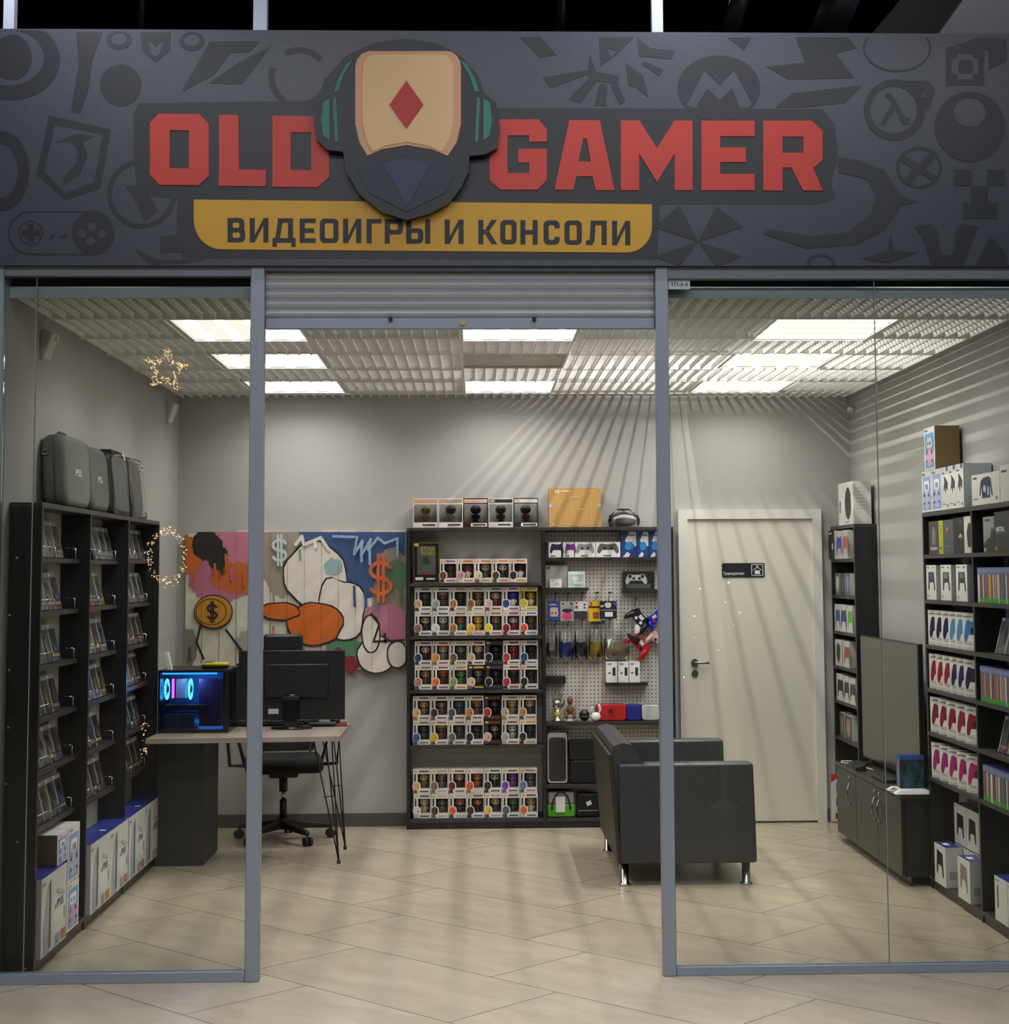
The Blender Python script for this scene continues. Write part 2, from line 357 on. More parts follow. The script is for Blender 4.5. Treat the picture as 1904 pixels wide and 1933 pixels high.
# uprights above the fascia, coloured paler than the posts below for strong light
post = M('#b9c2d4', .35, .2)
for i, (a, c) in enumerate(((-1.99, -1.945), (PL, PL1), (PR, PR1-.006))):
    tag(B().box(a, YS-.02, 3.9, c, YS+.03, 6.3, post).obj('mall_post'), ['white metal upright above the far left corner of the sign', 'white metal upright above the sign, left of the emblem', 'brightly lit white metal upright above the red letter M'][i], 'post', 'uprights above the sign')
b = B(); b.box(XL, YS-.025, 0, PL, YS+.025, .042, al, .002, 1); b.box(XL, YS-.025, 2.90, PL, YS+.025, 2.94, al2); struct(b, 'trim_4')
b = B(); b.box(PR1, YS-.025, 0, XR, YS+.025, .036, al, .002, 1); b.box(PR1, YS-.025, 2.89, XR, YS+.025, 2.94, al2); struct(b, 'trim_5')
struct(B().box(PL1, YS-.025, 2.925, PR, YS+.1, 2.94, al2), 'trim_6')
def pane(name, xs):
    b = B()
    for x0, x1 in xs: b.box(x0, YS-.004, .036, x1, YS+.004, 2.91, SHOPGLASS())
    return struct(b, name)
w1 = pane('window_1', [(XL, -1.832), (-1.829, PL)]); w2 = pane('window_2', [(PR1, 1.7095), (1.7125, XR)])
seal = M('#8f968f', .25)
B().box(-1.832, YS-.005, .04, -1.829, YS+.005, 2.9, seal).obj('glass_joint', w1)
B().box(1.7095, YS-.005, .036, 1.7125, YS+.005, 2.89, seal).obj('glass_joint', w2)
# rolled shutter
t = thing('roller_shutter', 'grey metal roller shutter rolled up above the shop entrance', 'shutter', ((PL1+PR)/2, YS+.02, 2.68))
w = (PR-PL1)/2-.001; b = B(); sl = M('#a6a9ae', .4, .1)
for k in range(5):
    z = .047+k*.041; n = 6; rs = []
    pts = [(0-.012*sin(pi*j/n), z+.041*j/n) for j in range(n+1)]
    for j in range(n): b.face([(-w, pts[j][0], pts[j][1]), (w, pts[j][0], pts[j][1]), (w, pts[j+1][0], pts[j+1][1]), (-w, pts[j+1][0], pts[j+1][1])], sl, True)
    b.box(-w, .001, z, w, .006, z+.041, sl)
b.obj('slat_curtain', t); B().box(-w, -.016, 0, w, .012, .046, al, .003, 1).obj('bottom_bar', t)
for x in (on('Y', YS, 737, 600)[0], on('Y', YS, 1008, 600)[0]):
    B().cyl((x-(PL1+PR)/2, -.016, .04), (x-(PL1+PR)/2, -.032, .04), .009, M('#1d1d20', .3, .5), 12).obj('shutter_bolt', t)
x = on('Y', YS, 873, 608)[0]-(PL1+PR)/2; B().cyl((x, -.016, .025), (x, -.024, .025), .011, M('#b09a5a', .3, .8), 16).obj('lock_cylinder', t)
# small unit number plate
b = B(); p = on('Y', YS-.008, 1261, 546); q = on('Y', YS-.008, 1302, 528); b.box(p.x, YS-.007, p.z, q.x, YS-.0045, q.z, M('#c9cbd2', .5))
b.text('ТП-3-3', p.x+.01, p.z+.013, q.x-.01, q.z-.012, lambda u, v, d: (u, YS-.0075, v), M('#2a2b33', .6), .03)
tag(b.obj('unit_number_sign'), 'small white number plate reading ТП-3-3 on the right glass', 'sign')
# door
t = tag(B().box(1.425, YB-.03, .012, 2.262, YB-.004, 2.0, M('#d6d2c4', .5)).obj('door_1'), kind='structure')
ch = M('#8d8a86', .25, .9)
b = B(); b.cyl((1.462, YB-.03, 1.05), (1.462, YB-.045, 1.05), .024, ch, 20); b.cyl((1.462, YB-.045, 1.05), (1.462, YB-.075, 1.05), .009, ch, 10)
b.box(1.455, YB-.08, 1.041, 1.555, YB-.066, 1.057, ch, .004); b.obj('door_handle', t)
b = B(); b.cyl((1.462, YB-.03, .978), (1.462, YB-.04, .978), .022, ch, 20); b.cyl((1.462, YB-.04, .978), (1.462, YB-.047, .978), .009, ch, 10); b.obj('door_lock', t)
tr = M('#d8d4d0', .45); b = B(); a0, a1, a2, a3, zt = 1.363, 1.425, 2.262, 2.322, 2.063
for P2 in ([(a0, 0), (a1, 0), (a1, 2.0), (a0, zt)], [(a0, zt), (a1, 2.0), (a2, 2.0), (a3, zt)], [(a2, 0), (a3, 0), (a3, zt), (a2, 2.0)]):
    b.shape([P2], lambda u, v, d: (u, YB-.05+d, v), .0495, tr)
struct(b, 'trim_7')
b = B(); b.shape([rrect(1.652, 1.612, 1.938, 1.706, .01)], lambda u, v, d: (u, YB-.036+d, v), .005, M('#1c1e24', .4))
fn = lambda u, v, d: (u, YB-.0368, v); wt = M('#d8d8dc', .5)
b.text('Примерочная', 1.662, 1.622, 1.80, 1.648, fn, wt, .01)
b.shape([rrect(1.848, 1.622, 1.928, 1.698, .008), rrect(1.852, 1.626, 1.924, 1.694, .006)], fn, 0, wt)
b.shape([[(1.871, 1.632), (1.906, 1.632), (1.906, 1.657), (1.871, 1.657)]], fn, 0, wt)
b.shape([[(1.858, 1.656), (1.8885, 1.676), (1.919, 1.656), (1.919, 1.66), (1.8885, 1.680), (1.858, 1.66)]], fn, 0, wt); b.shape([circ(1.8885, 1.684, .006, 12)], fn, 0, wt)
tag(b.obj('fitting_room_sign'), 'black rounded plate with white clothes hanger symbol reading Примерочная on the door', 'sign')

# ------------------------------------------------------------------ fascia sign
SY = 6.88
SG = thing('shop_sign', 'wide dark patterned fascia sign reading OLD GAMER over the shop entrance', 'sign', (0, 0, 0))
panelm = mixnoise('sign_vinyl', '#393c48', '#3e414d', 60, .33)
B().box(-2.6, SY, 2.94, 3.2, YS-.031, 3.953, panelm).obj('sign_panel', SG)
def sm(dep):
    def fn(u, v, d):
        p = on('Y', SY, u, v); return (p.x, SY-dep+d, p.z)
    return fn
dk = M('#212128', .38); c1 = lambda L: [(x/1.983, y/1.983) for x, y in L]; c2 = lambda L: [(944+x/1.983, y/1.983) for x, y in L]
b = B(); f1 = sm(.0012); f2 = sm(.0018)
EN = [0]
def E(*loops):
    EN[0] += 1; dep = .0008+EN[0]*.00003
    cl = lambda L: [(x, min(max(y, 57.5+x*.0079), 502)) for x, y in L]
    b.shape([cl(l) for l in loops], sm(dep), 0, dk)
E([(262, 195), (600, 190), (600, 196), (938, 204), (1552, 206), (1575, 235), (1582, 300), (1568, 345), (1575, 375), (1545, 386), (1245, 386), (1240, 490), (345, 488), (338, 375), (290, 372), (258, 350), (252, 300), (252, 215)])
# gamepad with cross and buttons
E(c1(rrect(30, 790, 430, 955, 82, 8)), c1(rrect(36, 796, 424, 949, 78, 8))); E(c1(circ(115, 872, 46)), c1(circ(115, 872, 41)))
E(c1([(103, 838), (127, 838), (127, 860), (149, 860), (149, 884), (127, 884), (127, 906), (103, 906), (103, 884), (81, 884), (81, 860), (103, 860)]))
E(c1(circ(348, 872, 80)), c1(circ(345, 848, 17)), c1(circ(308, 874, 17)), c1(circ(382, 874, 17)), c1(circ(340, 902, 17)))
E(c1([(182, 890), (200, 876), (207, 880), (190, 896)])); E(c1([(225, 890), (243, 876), (250, 880), (233, 896)]))
# shield
E(c1([(183, 432), (414, 485), (375, 705), (245, 748), (137, 655)]), c1([(207, 468), (385, 502), (352, 682), (242, 722), (165, 640)]))
E(c1([(205, 535), (290, 500), (355, 512), (310, 530), (328, 580), (300, 650), (240, 690), (235, 670), (285, 610), (290, 560), (262, 528)]))
# discs and rings (plain stand-ins for figures)
E(c1(circ(452, 320, 78, 30)))
E(c1(circ(530, 725, 130, 36)), c1(circ(530, 725, 112, 36))); E(c1([(470, 700), (540, 690), (590, 790), (540, 830), (500, 740)]))
E(c1(circ(5, 640, 105, 36, 150)), c1(circ(5, 640, 62, 36, 100)))
E(c1(circ(40, 225, 185, 40, 150)), c1(circ(30, 215, 135, 36, 105))); E(c1(circ(45, 215, 75, 24, 85)))
E(c1([(285, 120), (385, 120), (345, 225), (330, 340), (300, 425), (265, 420), (295, 240)]))
E(c1(circ(445, 150, 48, 20, 36)), c1(circ(445, 145, 30, 16, 22))); E(c1(circ(718, 155, 48, 20, 36)), c1(circ(718, 150, 30, 16, 22)))
E(c1([(525, 120), (640, 120), (635, 190), (582, 235), (530, 190)]), c1([(555, 150), (582, 175), (610, 150), (600, 195), (582, 215), (562, 195)]))
E(c1([(785, 155), (975, 155), (935, 195), (860, 200), (800, 280), (680, 345)])); E(c1([(900, 230), (1015, 172), (905, 315), (780, 312)]))
for a in range(3): E(c1(circ(1120, 290, 118-a*2, 20, None, a*120, a*120+80)+circ(1120, 290, 92, 20, None, a*120+80, a*120)))
E(c1([(600, 885), (660, 880), (665, 750), (740, 750), (730, 945), (600, 945)])); E(c1([(500, 930), (600, 975), (780, 970), (700, 985), (560, 990)]))
# right side emblems
E(c2([(160, 290), (330, 262), (338, 275), (190, 330)])); E(c2([(255, 372), (345, 280), (375, 290), (300, 385)])); E(c2([(372, 315), (400, 315), (395, 398), (352, 395)]))
E(c2([(412, 318), (440, 312), (468, 380), (448, 392)])); E(c2([(335, 205), (360, 270), (445, 285), (440, 315), (370, 305), (325, 280)]))
E(c2([(370, 140), (500, 140), (440, 200), (375, 248)]), c2([(400, 180), (440, 190), (412, 215)]))
E(c2([(512, 140), (560, 180), (655, 190), (640, 222), (520, 210)])); E(c2([(540, 230), (610, 262), (595, 285), (530, 240)])); E(c2([(470, 238), (535, 285), (555, 365), (505, 325), (480, 320)]))
E(c2(circ(818, 330, 155, 44, 122)), c2([(695, 395), (765, 262), (822, 318), (875, 262), (942, 385), (925, 405), (895, 400), (868, 330), (820, 375), (775, 330), (730, 405)]))
E(c2([(75, 140), (150, 140), (210, 205), (150, 215)])); E(c2([(850, 140), (940, 140), (912, 188)]))
E(c2([(1105, 140), (1300, 140), (1335, 180), (1255, 200), (1325, 292), (1080, 298), (995, 250), (1140, 235)]))
E(c2([(1030, 402), (1090, 350), (1355, 320), (1290, 385), (1130, 402)]))
E(c2(circ(1485, 180, 128, 36, 90)), c2(circ(1485, 180, 121, 36, 83)))
E(c2(circ(1475, 412, 115, 36)), c2(circ(1472, 412, 88, 30))); E(c2([(1500, 302), (1600, 304), (1628, 335), (1610, 400), (1588, 420), (1570, 345)]))
E(c2([(1440, 350), (1462, 348), (1515, 440), (1532, 440), (1528, 465), (1505, 465), (1478, 410), (1440, 468), (1418, 468), (1466, 388), (1452, 368), (1440, 368)]))
E(c2(rrect(1670, 180, 1810, 318, 25)), c2(rrect(1690, 200, 1790, 298, 18))); E(c2(rrect(1715, 225, 1768, 275, 12)))
for q in ((1668, 176), (1770, 176), (1668, 278), (1770, 278)): E(c2(rrect(q[0], q[1], q[0]+42, q[1]+42, 8)))
E(c2([(1700, 170), (1780, 140), (1895, 140), (1895, 230), (1830, 260), (1830, 190)]))
E(c2(circ(1757, 475, 132, 36, 132)), c2(circ(1757, 420, 60, 28, 55)))
E(c2(circ(1567, 627, 86, 30, 78)), c2(circ(1567, 627, 76, 30, 68))); E(c2([(1500, 575), (1640, 665), (1628, 685), (1490, 598)])); E(c2([(1618, 562), (1640, 580), (1530, 690), (1510, 672)]))
for q in ((1700, 635, 1762, 695), (1824, 635, 1886, 695), (1762, 697, 1824, 760), (1732, 760, 1858, 818)): E(c2([(q[0], q[1]), (q[2], q[1]), (q[2], q[3]), (q[0], q[3])]))
cx, cy = 740, 905; oc = [(cx+180*cos(R(22.5+45*i)), cy+145*sin(R(22.5+45*i))) for i in range(8)]
for i in range(0, 8, 2): E(c2([(cx, cy), oc[i], oc[i+1]]))
E(c2([(1265, 590), (1340, 600), (1440, 640), (1497, 730), (1565, 755), (1500, 768), (1440, 860), (1330, 915), (1145, 930), (985, 875), (1005, 858), (1160, 885), (1300, 870), (1390, 800), (1408, 730), (1370, 670), (1265, 645)]))
E(c2([(1550, 850), (1610, 838), (1638, 870), (1640, 925), (1655, 955), (1685, 955), (1700, 925), (1702, 870), (1730, 838), (1790, 850), (1770, 890), (1735, 990), (1610, 990), (1590, 910)]))
E(c2([(1350, 968), (1450, 940), (1460, 880), (1475, 940), (1560, 945), (1450, 985)])); E(c2([(1780, 990), (1835, 885), (1895, 950), (1895, 990)])); E(c2(circ(1200, 985, 52, 24, 34)), c2(circ(1200, 985, 42, 24, 26)))
b.text('2', 944+1570/1.983, 365/1.983, 944+1602/1.983, 318/1.983, sm(.0035), M('#3f404a', .4), .02)
b.obj('printed_pattern', SG)
red = M('#c03428', .42)
LET = [('O', c1([(562, 460), (595, 427), (745, 428), (782, 465), (782, 660), (745, 694), (598, 693), (562, 655)]), c1([(637, 488), (708, 490), (708, 632), (636, 630)])),
 ('L', c1([(820, 431), (893, 432), (895, 635), (996, 637), (995, 698), (820, 697)]), None),
 ('D', c1([(1020, 434), (1196, 437), (1232, 473), (1232, 665), (1190, 702), (1020, 700)]), c1([(1088, 496), (1165, 497), (1165, 638), (1088, 637)])),
 ('G', c2([(-40, 484), (-5, 448), (142, 448), (174, 485), (174, 532), (108, 532), (108, 508), (27, 508), (27, 649), (108, 649), (108, 610), (67, 610), (67, 558), (174, 558), (174, 675), (140, 711), (0, 711), (-40, 675)]), None),
 ('A', c2([(258, 451), (372, 451), (427, 713), (357, 713), (345, 661), (285, 661), (272, 712), (202, 711)]), c2([(310, 520), (323, 520), (338, 606), (292, 606)])),
 ('M', c2([(450, 452), (520, 452), (586, 556), (652, 452), (719, 453), (719, 713), (652, 713), (652, 575), (586, 683), (519, 575), (519, 713), (450, 713)]), None),
 ('E', c2([(752, 453), (951, 453), (951, 511), (822, 511), (822, 553), (918, 553), (918, 608), (822, 608), (822, 652), (951, 652), (951, 713), (752, 713)]), None),
 ('R', c2([(983, 453), (1165, 453), (1205, 492), (1205, 600), (1170, 630), (1205, 714), (1133, 714), (1087, 628), (1055, 628), (1055, 714), (983, 714)]), c2([(1055, 513), (1133, 513), (1133, 573), (1055, 573)]))]
for n, o, h in LET: tag(B().shape([o]+([h] if h else []), sm(.006), .0045, red).obj('letter', SG), 'red block letter '+n)
yel = [(366, 377), (1230, 386), (1230, 428)]+[(1182+48*cos(R(a)), 429+48*sin(R(a))) for a in range(10, 91, 10)]+[(418, 471)]+[(418-52*sin(R(a)), 415+56*cos(R(a))) for a in range(10, 91, 10)]
b = B(); b.shape([yel], sm(.004), .0027, M('#c6951f', .42))
LC = [('В', 852, 918), ('И', 935, 1005), ('Д', 1020, 1107), ('Е', 1122, 1182), ('О', 1197, 1267), ('И', 1284, 1352), ('Г', 1372, 1428), ('Р', 1440, 1508), ('Ы', 1520, 1610), ('И', 1664, 1735), ('К', 1790, 1860),
      ('О', 1872, 1933), ('Н', 1947, 2012), ('С', 2034, 2094), ('О', 2112, 2177), ('Л', 2192, 2270), ('И', 2290, 2358)]
lk = [0]; lm = M('#1e1e26', .5)
for chh, xa, xb in LC:
    xa, xb = xa/1.983, xb/1.983; tp_ = 411.8+(xa-427)*.0075; bt = tp_+46; sw, sh_ = 9.6, 8.6; xm = (xa+xb)/2
    def pc(L, hole=None):
        lk[0] += 1; b.shape([L]+([hole] if hole else []), sm(.0046+.00004*(lk[0] % 8)), 0, lm)
    bar = lambda x0, y0, x1, y1: pc([(x0, y0), (x1, y0), (x1, y1), (x0, y1)])
    ringp = lambda x0, y0, x1, y1: pc(rrect(x0, y0, x1, y1, 9, 5), rrect(x0+sw, y0+sh_, x1-sw, y1-sh_, 3, 3))
    mid = tp_+23; dg_ = lambda x0, y0, x1, y1, w_: pc([(x0, y0), (x0+w_, y0), (x1+w_, y1), (x1, y1)])
    if chh == 'О': ringp(xa, tp_, xb, bt)
    elif chh == 'В': bar(xa, tp_, xa+sw, bt); ringp(xa, tp_, xb-1.5, mid+4.3); ringp(xa, mid-4.3, xb, bt)
    elif chh == 'Р': bar(xa, tp_, xa+sw, bt); ringp(xa, tp_, xb, mid+6)
    elif chh == 'Ы': bar(xa, tp_, xa+sw, bt); ringp(xa, mid-6, xb-13, bt); bar(xb-sw, tp_, xb, bt)
    elif chh == 'И': bar(xa, tp_, xa+sw, bt); bar(xb-sw, tp_, xb, bt); pc([(xa+sw-.5, bt), (xa+sw-.5, bt-13), (xb-sw+.5, tp_), (xb-sw+.5, tp_+13)])
    elif chh == 'Н': bar(xa, tp_, xa+sw, bt); bar(xb-sw, tp_, xb, bt); bar(xa+sw, mid-4.3, xb-sw, mid+4.3)
    elif chh == 'Г': bar(xa, tp_, xa+sw, bt); bar(xa+sw, tp_, xb, tp_+sh_)
    elif chh == 'Е': bar(xa, tp_, xa+sw, bt); bar(xa+sw, tp_, xb, tp_+sh_); bar(xa+sw, bt-sh_, xb, bt); bar(xa+sw, mid-4.3, xb-3, mid+4.3)
    elif chh == 'К': bar(xa, tp_, xa+sw, bt); bar(xa+sw, mid-4.3, xa+sw+5, mid+4.3); pc([(xb-11, tp_), (xb, tp_), (xa+sw+9, mid+1), (xa+sw+3, mid-4)]); pc([(xa+sw+3, mid+3), (xa+sw+10, mid-3), (xb+.5, bt), (xb-11, bt)])
    elif chh == 'Л': bar(xb-sw, tp_, xb, bt); bar(xa+9, tp_, xb-sw, tp_+sh_); pc([(xa+9, tp_+sh_), (xa+18, tp_+sh_), (xa+16.5, bt-8), (xa+12, bt), (xa, bt), (xa, bt-8), (xa+7, bt-10)])
    elif chh == 'Д': bar(xb-sw-5, tp_, xb-5, bt-sh_); bar(xa+10, tp_, xb-sw-5, tp_+sh_); pc([(xa+10, tp_+sh_), (xa+19, tp_+sh_), (xa+14, bt-sh_), (xa+5, bt-sh_)]); bar(xa, bt-sh_, xb, bt); bar(xa, bt, xa+8.5, bt+8); bar(xb-8.5, bt, xb, bt+8)
    elif chh == 'С': pc([(xb, tp_+15), (xb-sw, tp_+15), (xb-sw, tp_+11), (xb-sw-3, tp_+sh_), (xa+sw+3, tp_+sh_), (xa+sw, tp_+11), (xa+sw, bt-11), (xa+sw+3, bt-sh_), (xb-sw-3, bt-sh_), (xb-sw, bt-11), (xb-sw, bt-15), (xb, bt-15), (xb, bt-7), (xb-3, bt-2), (xb-8, bt), (xa+8, bt), (xa+3, bt-2), (xa, bt-7), (xa, tp_+7), (xa+3, tp_+2), (xa+8, tp_), (xb-8, tp_), (xb-3, tp_+2), (xb, tp_+7)])
b.obj('subtitle_strip', SG)
EM = thing('sign_emblem', 'large plain shield emblem with tan field and teal ear cups standing off the sign', 'emblem')
outl = [(766, 80), (825, 88), (872, 114), (903, 150), (914, 183), (936, 200), (943, 245), (938, 285), (915, 297), (886, 300), (884, 330), (870, 360), (848, 388), (812, 408), (768, 420), (722, 406), (680, 372), (655, 330), (649, 292), (618, 288), (600, 270), (594, 235), (598, 200), (612, 180), (622, 148), (655, 112), (706, 88)]
B().shape([outl], sm(.05), .043, M('#1a1b22', .4)).obj('plaque', EM)
tan = [(697, 104), (845, 104)]+[(845+25*sin(R(a)), 134-30*cos(R(a))) for a in (20, 45, 70, 90)]+[(870, 240), (862, 275), (845, 300), (815, 288), (768, 280), (722, 288), (695, 300), (680, 275), (672, 240), (672, 134), (675, 120), (684, 109)]
b = B(); b.shape([tan], sm(.054), .0035, M('#cf9b74', .45)); b.shape([[(768+(x-768)*.86, 195+(y-195)*.93) for x, y in tan]], sm(.0565), .002, M('#dcb886', .45)); b.obj('shield_field', EM)
b = B(); b.shape([[(690, 308), (768, 292), (848, 308), (862, 330), (840, 370), (768, 405), (698, 370), (676, 330)]], sm(.054), .0035, M('#1f2638', .45))
b.shape([[(725, 315), (768, 305), (812, 315), (800, 340), (768, 395), (738, 340)]], sm(.0562), .002, M('#2a3450', .45)); b.obj('shield_base', EM)
B().shape([[(768, 160), (800, 205), (768, 250), (736, 205)]], sm(.0592), .002, M('#b3271f', .45)).obj('lozenge', EM)
te = M('#2d7565', .45)
for sx in (1, -1):
    b = B(); q = lambda L: [(768+sx*(x-768), y) for x, y in L]
    b.shape([q([(612, 200), (624, 192), (624, 272), (612, 262), (608, 232)])], sm(.054), .0035, te); b.shape([q([(630, 192), (636, 191), (640, 274), (634, 274)])], sm(.054), .0035, te)
    b.shape([q([(640, 155), (655, 128), (668, 120), (650, 150), (640, 180), (632, 180)])], sm(.054), .0035, te)
    b.obj('ear_cup_accent', EM)

# ================================================================== furniture
WD = wood(); WD2 = mixnoise('dark_wood_edge', '#2f2d2e', '#3a3737', 30, .4, (1, 1, .06), 4)
chrome = M('#b8b8b8', .15, 1); dot = M('#a9a9a9', .5)
def shelf_unit(name, label, org, rz, widths, depth, h, zs, plinth, rails=False, sdepth=None, back=None, front_off=0):
    'unit in local frame: x along the front, y=0 front going back, z up; widths = bay widths'
    t = thing(name, label, 'shelf unit', org, rz); th = .022; x = 0; W_ = sum(widths)
    sd = sdepth or depth-.004
    B().box(0, 0, h-th, W_, depth, h, WD2, .001, 1).obj('top_board', t)
    xs = [0]
    for w in widths: x += w; xs.append(x)
    for i, x in enumerate(xs):
        a = x if i == 0 else x-th if i == len(xs)-1 else x-th/2
        B().box(a, .0, 0, a+th, depth, h-th, WD).obj('side_panel' if i in (0, len(xs)-1) else 'divider', t)
    for i, w in enumerate(widths):
        a, c = xs[i]+(th if i == 0 else th/2)+.0005, xs[i+1]-(th if i == len(widths)-1 else th/2)-.0005
        B().box(a, .006, 0, c, .02, plinth-.02, WD).obj('plinth', t)
        B().box(a, .0, plinth-.02, c, depth-.004, plinth, WD2).obj('bottom_board', t)
        for z in zs[i]:
            s_ = B().box(a, depth-sd-.004 if rails else .0, z-.02, c, depth-.004, z, WD2).obj('shelf', t)
            if rails:
                b = B(); y = depth-sd+.004; r = .0022
                for px in (a+.14, (a+c)/2, c-.05): b.cyl((px, y, z+.001), (px, y, z+.05), .003, chrome, 6)
                b.cyl((a+.03, y, z+.05), (c-.05, y, z+.05), r, chrome, 6); b.cyl((c-.05, y, z+.05), (c-.05, y+.04, z+.05), r, chrome, 6)
                b.obj('guard_rail', s_)
    return t
ZS = [1.733, 1.497, 1.262, 1.035, .81, .575]
LW = [.9, .87, .86]; LY0 = 7.05; LXF = -1.822
lt = shelf_unit('shelf_unit', 'tall black wood shelf unit along the left wall holding tilted game cases', (LXF, LY0, 0), R(90), LW, LXF-XL-.003, 1.958,
    [[1.725, 1.492, 1.258, 1.033, .808, .566], [1.725, 1.494, 1.258, 1.031, .793, .557], [1.733, 1.492, 1.263, 1.04, .8, .562]], .06, True, .082)
b = B()
for px, py in ((18, 949), (62, 949), (32, 1053), (18, 1161), (17, 1265), (16, 1373), (11, 1480), (3, 1589), (33, 1589), (3, 1829), (47, 1829)):
    p = on('Y', LY0-.001, px, py)
    if XL+.004 < p.x < LXF-.003: 
        o = B().cyl((p.x, LY0, p.z), (p.x, LY0-.0015, p.z), .005, dot, 10).obj('screw_cap', lt); o.matrix_parent_inverse = (Matrix.Translation((LXF, LY0, 0)) @ Matrix.Rotation(R(90), 4, 'Z')).inverted()

BX = 2.385
rt = shelf_unit('shelf_unit', 'tall black wood shelf unit along the right wall with controller boxes and game rows', (BX, 8.73, 0), R(-90), [.87, .83], XR-BX-.003, 1.955, [ZS, ZS], .055)
br = shelf_unit('shelf_unit', 'narrow tall black wood shelf unit in the far right corner behind the television', (2.39, 11.02, 0), R(-90), [.69], XR-2.39-.003, 1.945, [[z-.006 for z in ZS]+[.33]], .055)
# back wall unit : two bays, left with shelves, right with pegboard
BYF = 10.87
bk = shelf_unit('shelf_unit', 'wide black wood display unit on the back wall, half open shelves and half white pegboard', (-.437, BYF, 0), 0, [.896, .856], YB-BYF-.003, 1.947, [[1.585, 1.24, .89, .533], [.678, .275]], .062)
pg = B().box(.91, .12, .064, 1.728, .132, 1.92, peg_mat()).obj('pegboard', bk)
# low cabinet under the television
CB = thing('low_cabinet', 'low black wood cabinet with curved chrome handles under the television', 'cabinet', (2.24, 10.30, 0), R(-90))
B().box(0, .02, .05, 1.55, .288, .455, WD).obj('body', CB); B().box(0, -.005, .455, 1.56, .29, .477, WD2, .001, 1).obj('cabinet_top', CB)
B().box(.03, .05, 0, 1.53, .06, .05, WD).obj('plinth', CB)
for k in range(3):
    x0 = .004+k*.517; d = B().box(x0, .0, .052, x0+.51, .018, .45, WD, .001, 1).obj('door', CB)
    hx = x0+(.36 if k == 0 else .46 if k == 1 else .05); pts = [(hx+.012*sin(pi*j/8), -.022*sin(pi*j/8)-.001, .26+.13*j/8) for j in range(9)]
    B().tube(pts, .004, chrome, 8).obj('handle', d); B().cyl((hx, 0, .42), (hx, -.006, .42), .008, chrome, 12).obj('lock', d)
for q in ((.08, .05), (.16, .09)): B().cyl((1.56-.01, .1+q[0]*.6, q[1]), (1.5615-.01, .1+q[0]*.6, q[1]), .005, dot, 8).obj('screw_cap', CB)
# television
TV = thing('television', 'large flat television with grey reflective screen standing on the low cabinet', 'television', (2.40, 9.60, .478), R(-90))
b = B(); b.box(-.665, 0, .03, .665, .028, .775, M('#17171a', .35), .004); b.box(-.3, .028, .12, .3, .055, .5, M('#17171a', .5), .006); b.obj('body', TV)
B().box(-.657, -.0015, .045, .657, 0, .767, M('#3c3a39', .22, 0, 0, .9)).obj('screen', TV)
for x in (-.42, .42): B().hexa([(x-.012, -.07, 0), (x+.012, -.07, 0), (x+.012, .09, 0), (x-.012, .09, 0), (x-.01, .005, .04), (x+.01, .005, .04), (x+.01, .02, .04), (x-.01, .02, .04)], M('#17171a', .4)).obj('foot', TV)
# sofa
SF = thing('armchair', 'black leather armchair with chrome feet seen from its side near the entrance', 'armchair', (.76, 8.845, 0))
lea = mixnoise('black_leather', '#34363a', '#3b3d41', 40, .34, bump=.15); leb = mixnoise('brown_leather', '#2c2522', '#33291f', 20, .5)
for y0, tx, in ((0, .725), (1.06, .725)):
    zt = .637 if y0 == 0 else .655
    b = B(); b.hexa([(0.005, y0, .115), (.735, y0, .115), (.735, y0+.13, .115), (.005, y0+.13, .115), (0, y0+.004, zt), (.722, y0+.004, zt), (.722, y0+.126, zt), (0, y0+.126, zt)], lea, .016, 3); b.obj('armrest', SF)
b = B(); b.hexa([(.0, .131, .13), (.14, .131, .13), (.14, 1.059, .13), (.0, 1.059, .13), (-.035, .131, .69), (.10, .131, .69), (.10, 1.059, .69), (-.035, 1.059, .69)], lea, .02, 3)
b.obj('backrest', SF)
prof = [(.02, .115), (-.03, .70), (-.02, .73), (.03, .745), (.075, .735), (.13, .66), (.16, .60), (.17, .55)]
b = B(); b.shape([[(x, z) for x, z in prof]+[(.17, .45), (.1, .115)]], lambda u, v, d: (u, .02+d, v), 1.14, lea)
b.obj('back_cushion', SF)
b = B(); b.hexa([(-.004, .0, .118), (.019, .0, .118), (.019, 1.19, .118), (-.004, 1.19, .118), (-.052, .0, .69), (-.031, .0, .69), (-.031, 1.19, .69), (-.052, 1.19, .69)], leb, .004, 2); b.obj('back_panel', SF)
B().box(.12, .131, .13, .73, 1.059, .30, lea, .01).obj('seat_frame', SF); B().box(.16, .133, .301, .735, 1.057, .43, lea, .03, 3).obj('seat_cushion', SF)
for x, y in ((.035, .05), (.68, .05), (.035, 1.13), (.68, 1.13)):
    B().lathe((x, y, 0), [(.032, 0), (.034, .004), (.03, .009), (.022, .011), (.022, .114)], chrome, 20).obj('leg', SF)

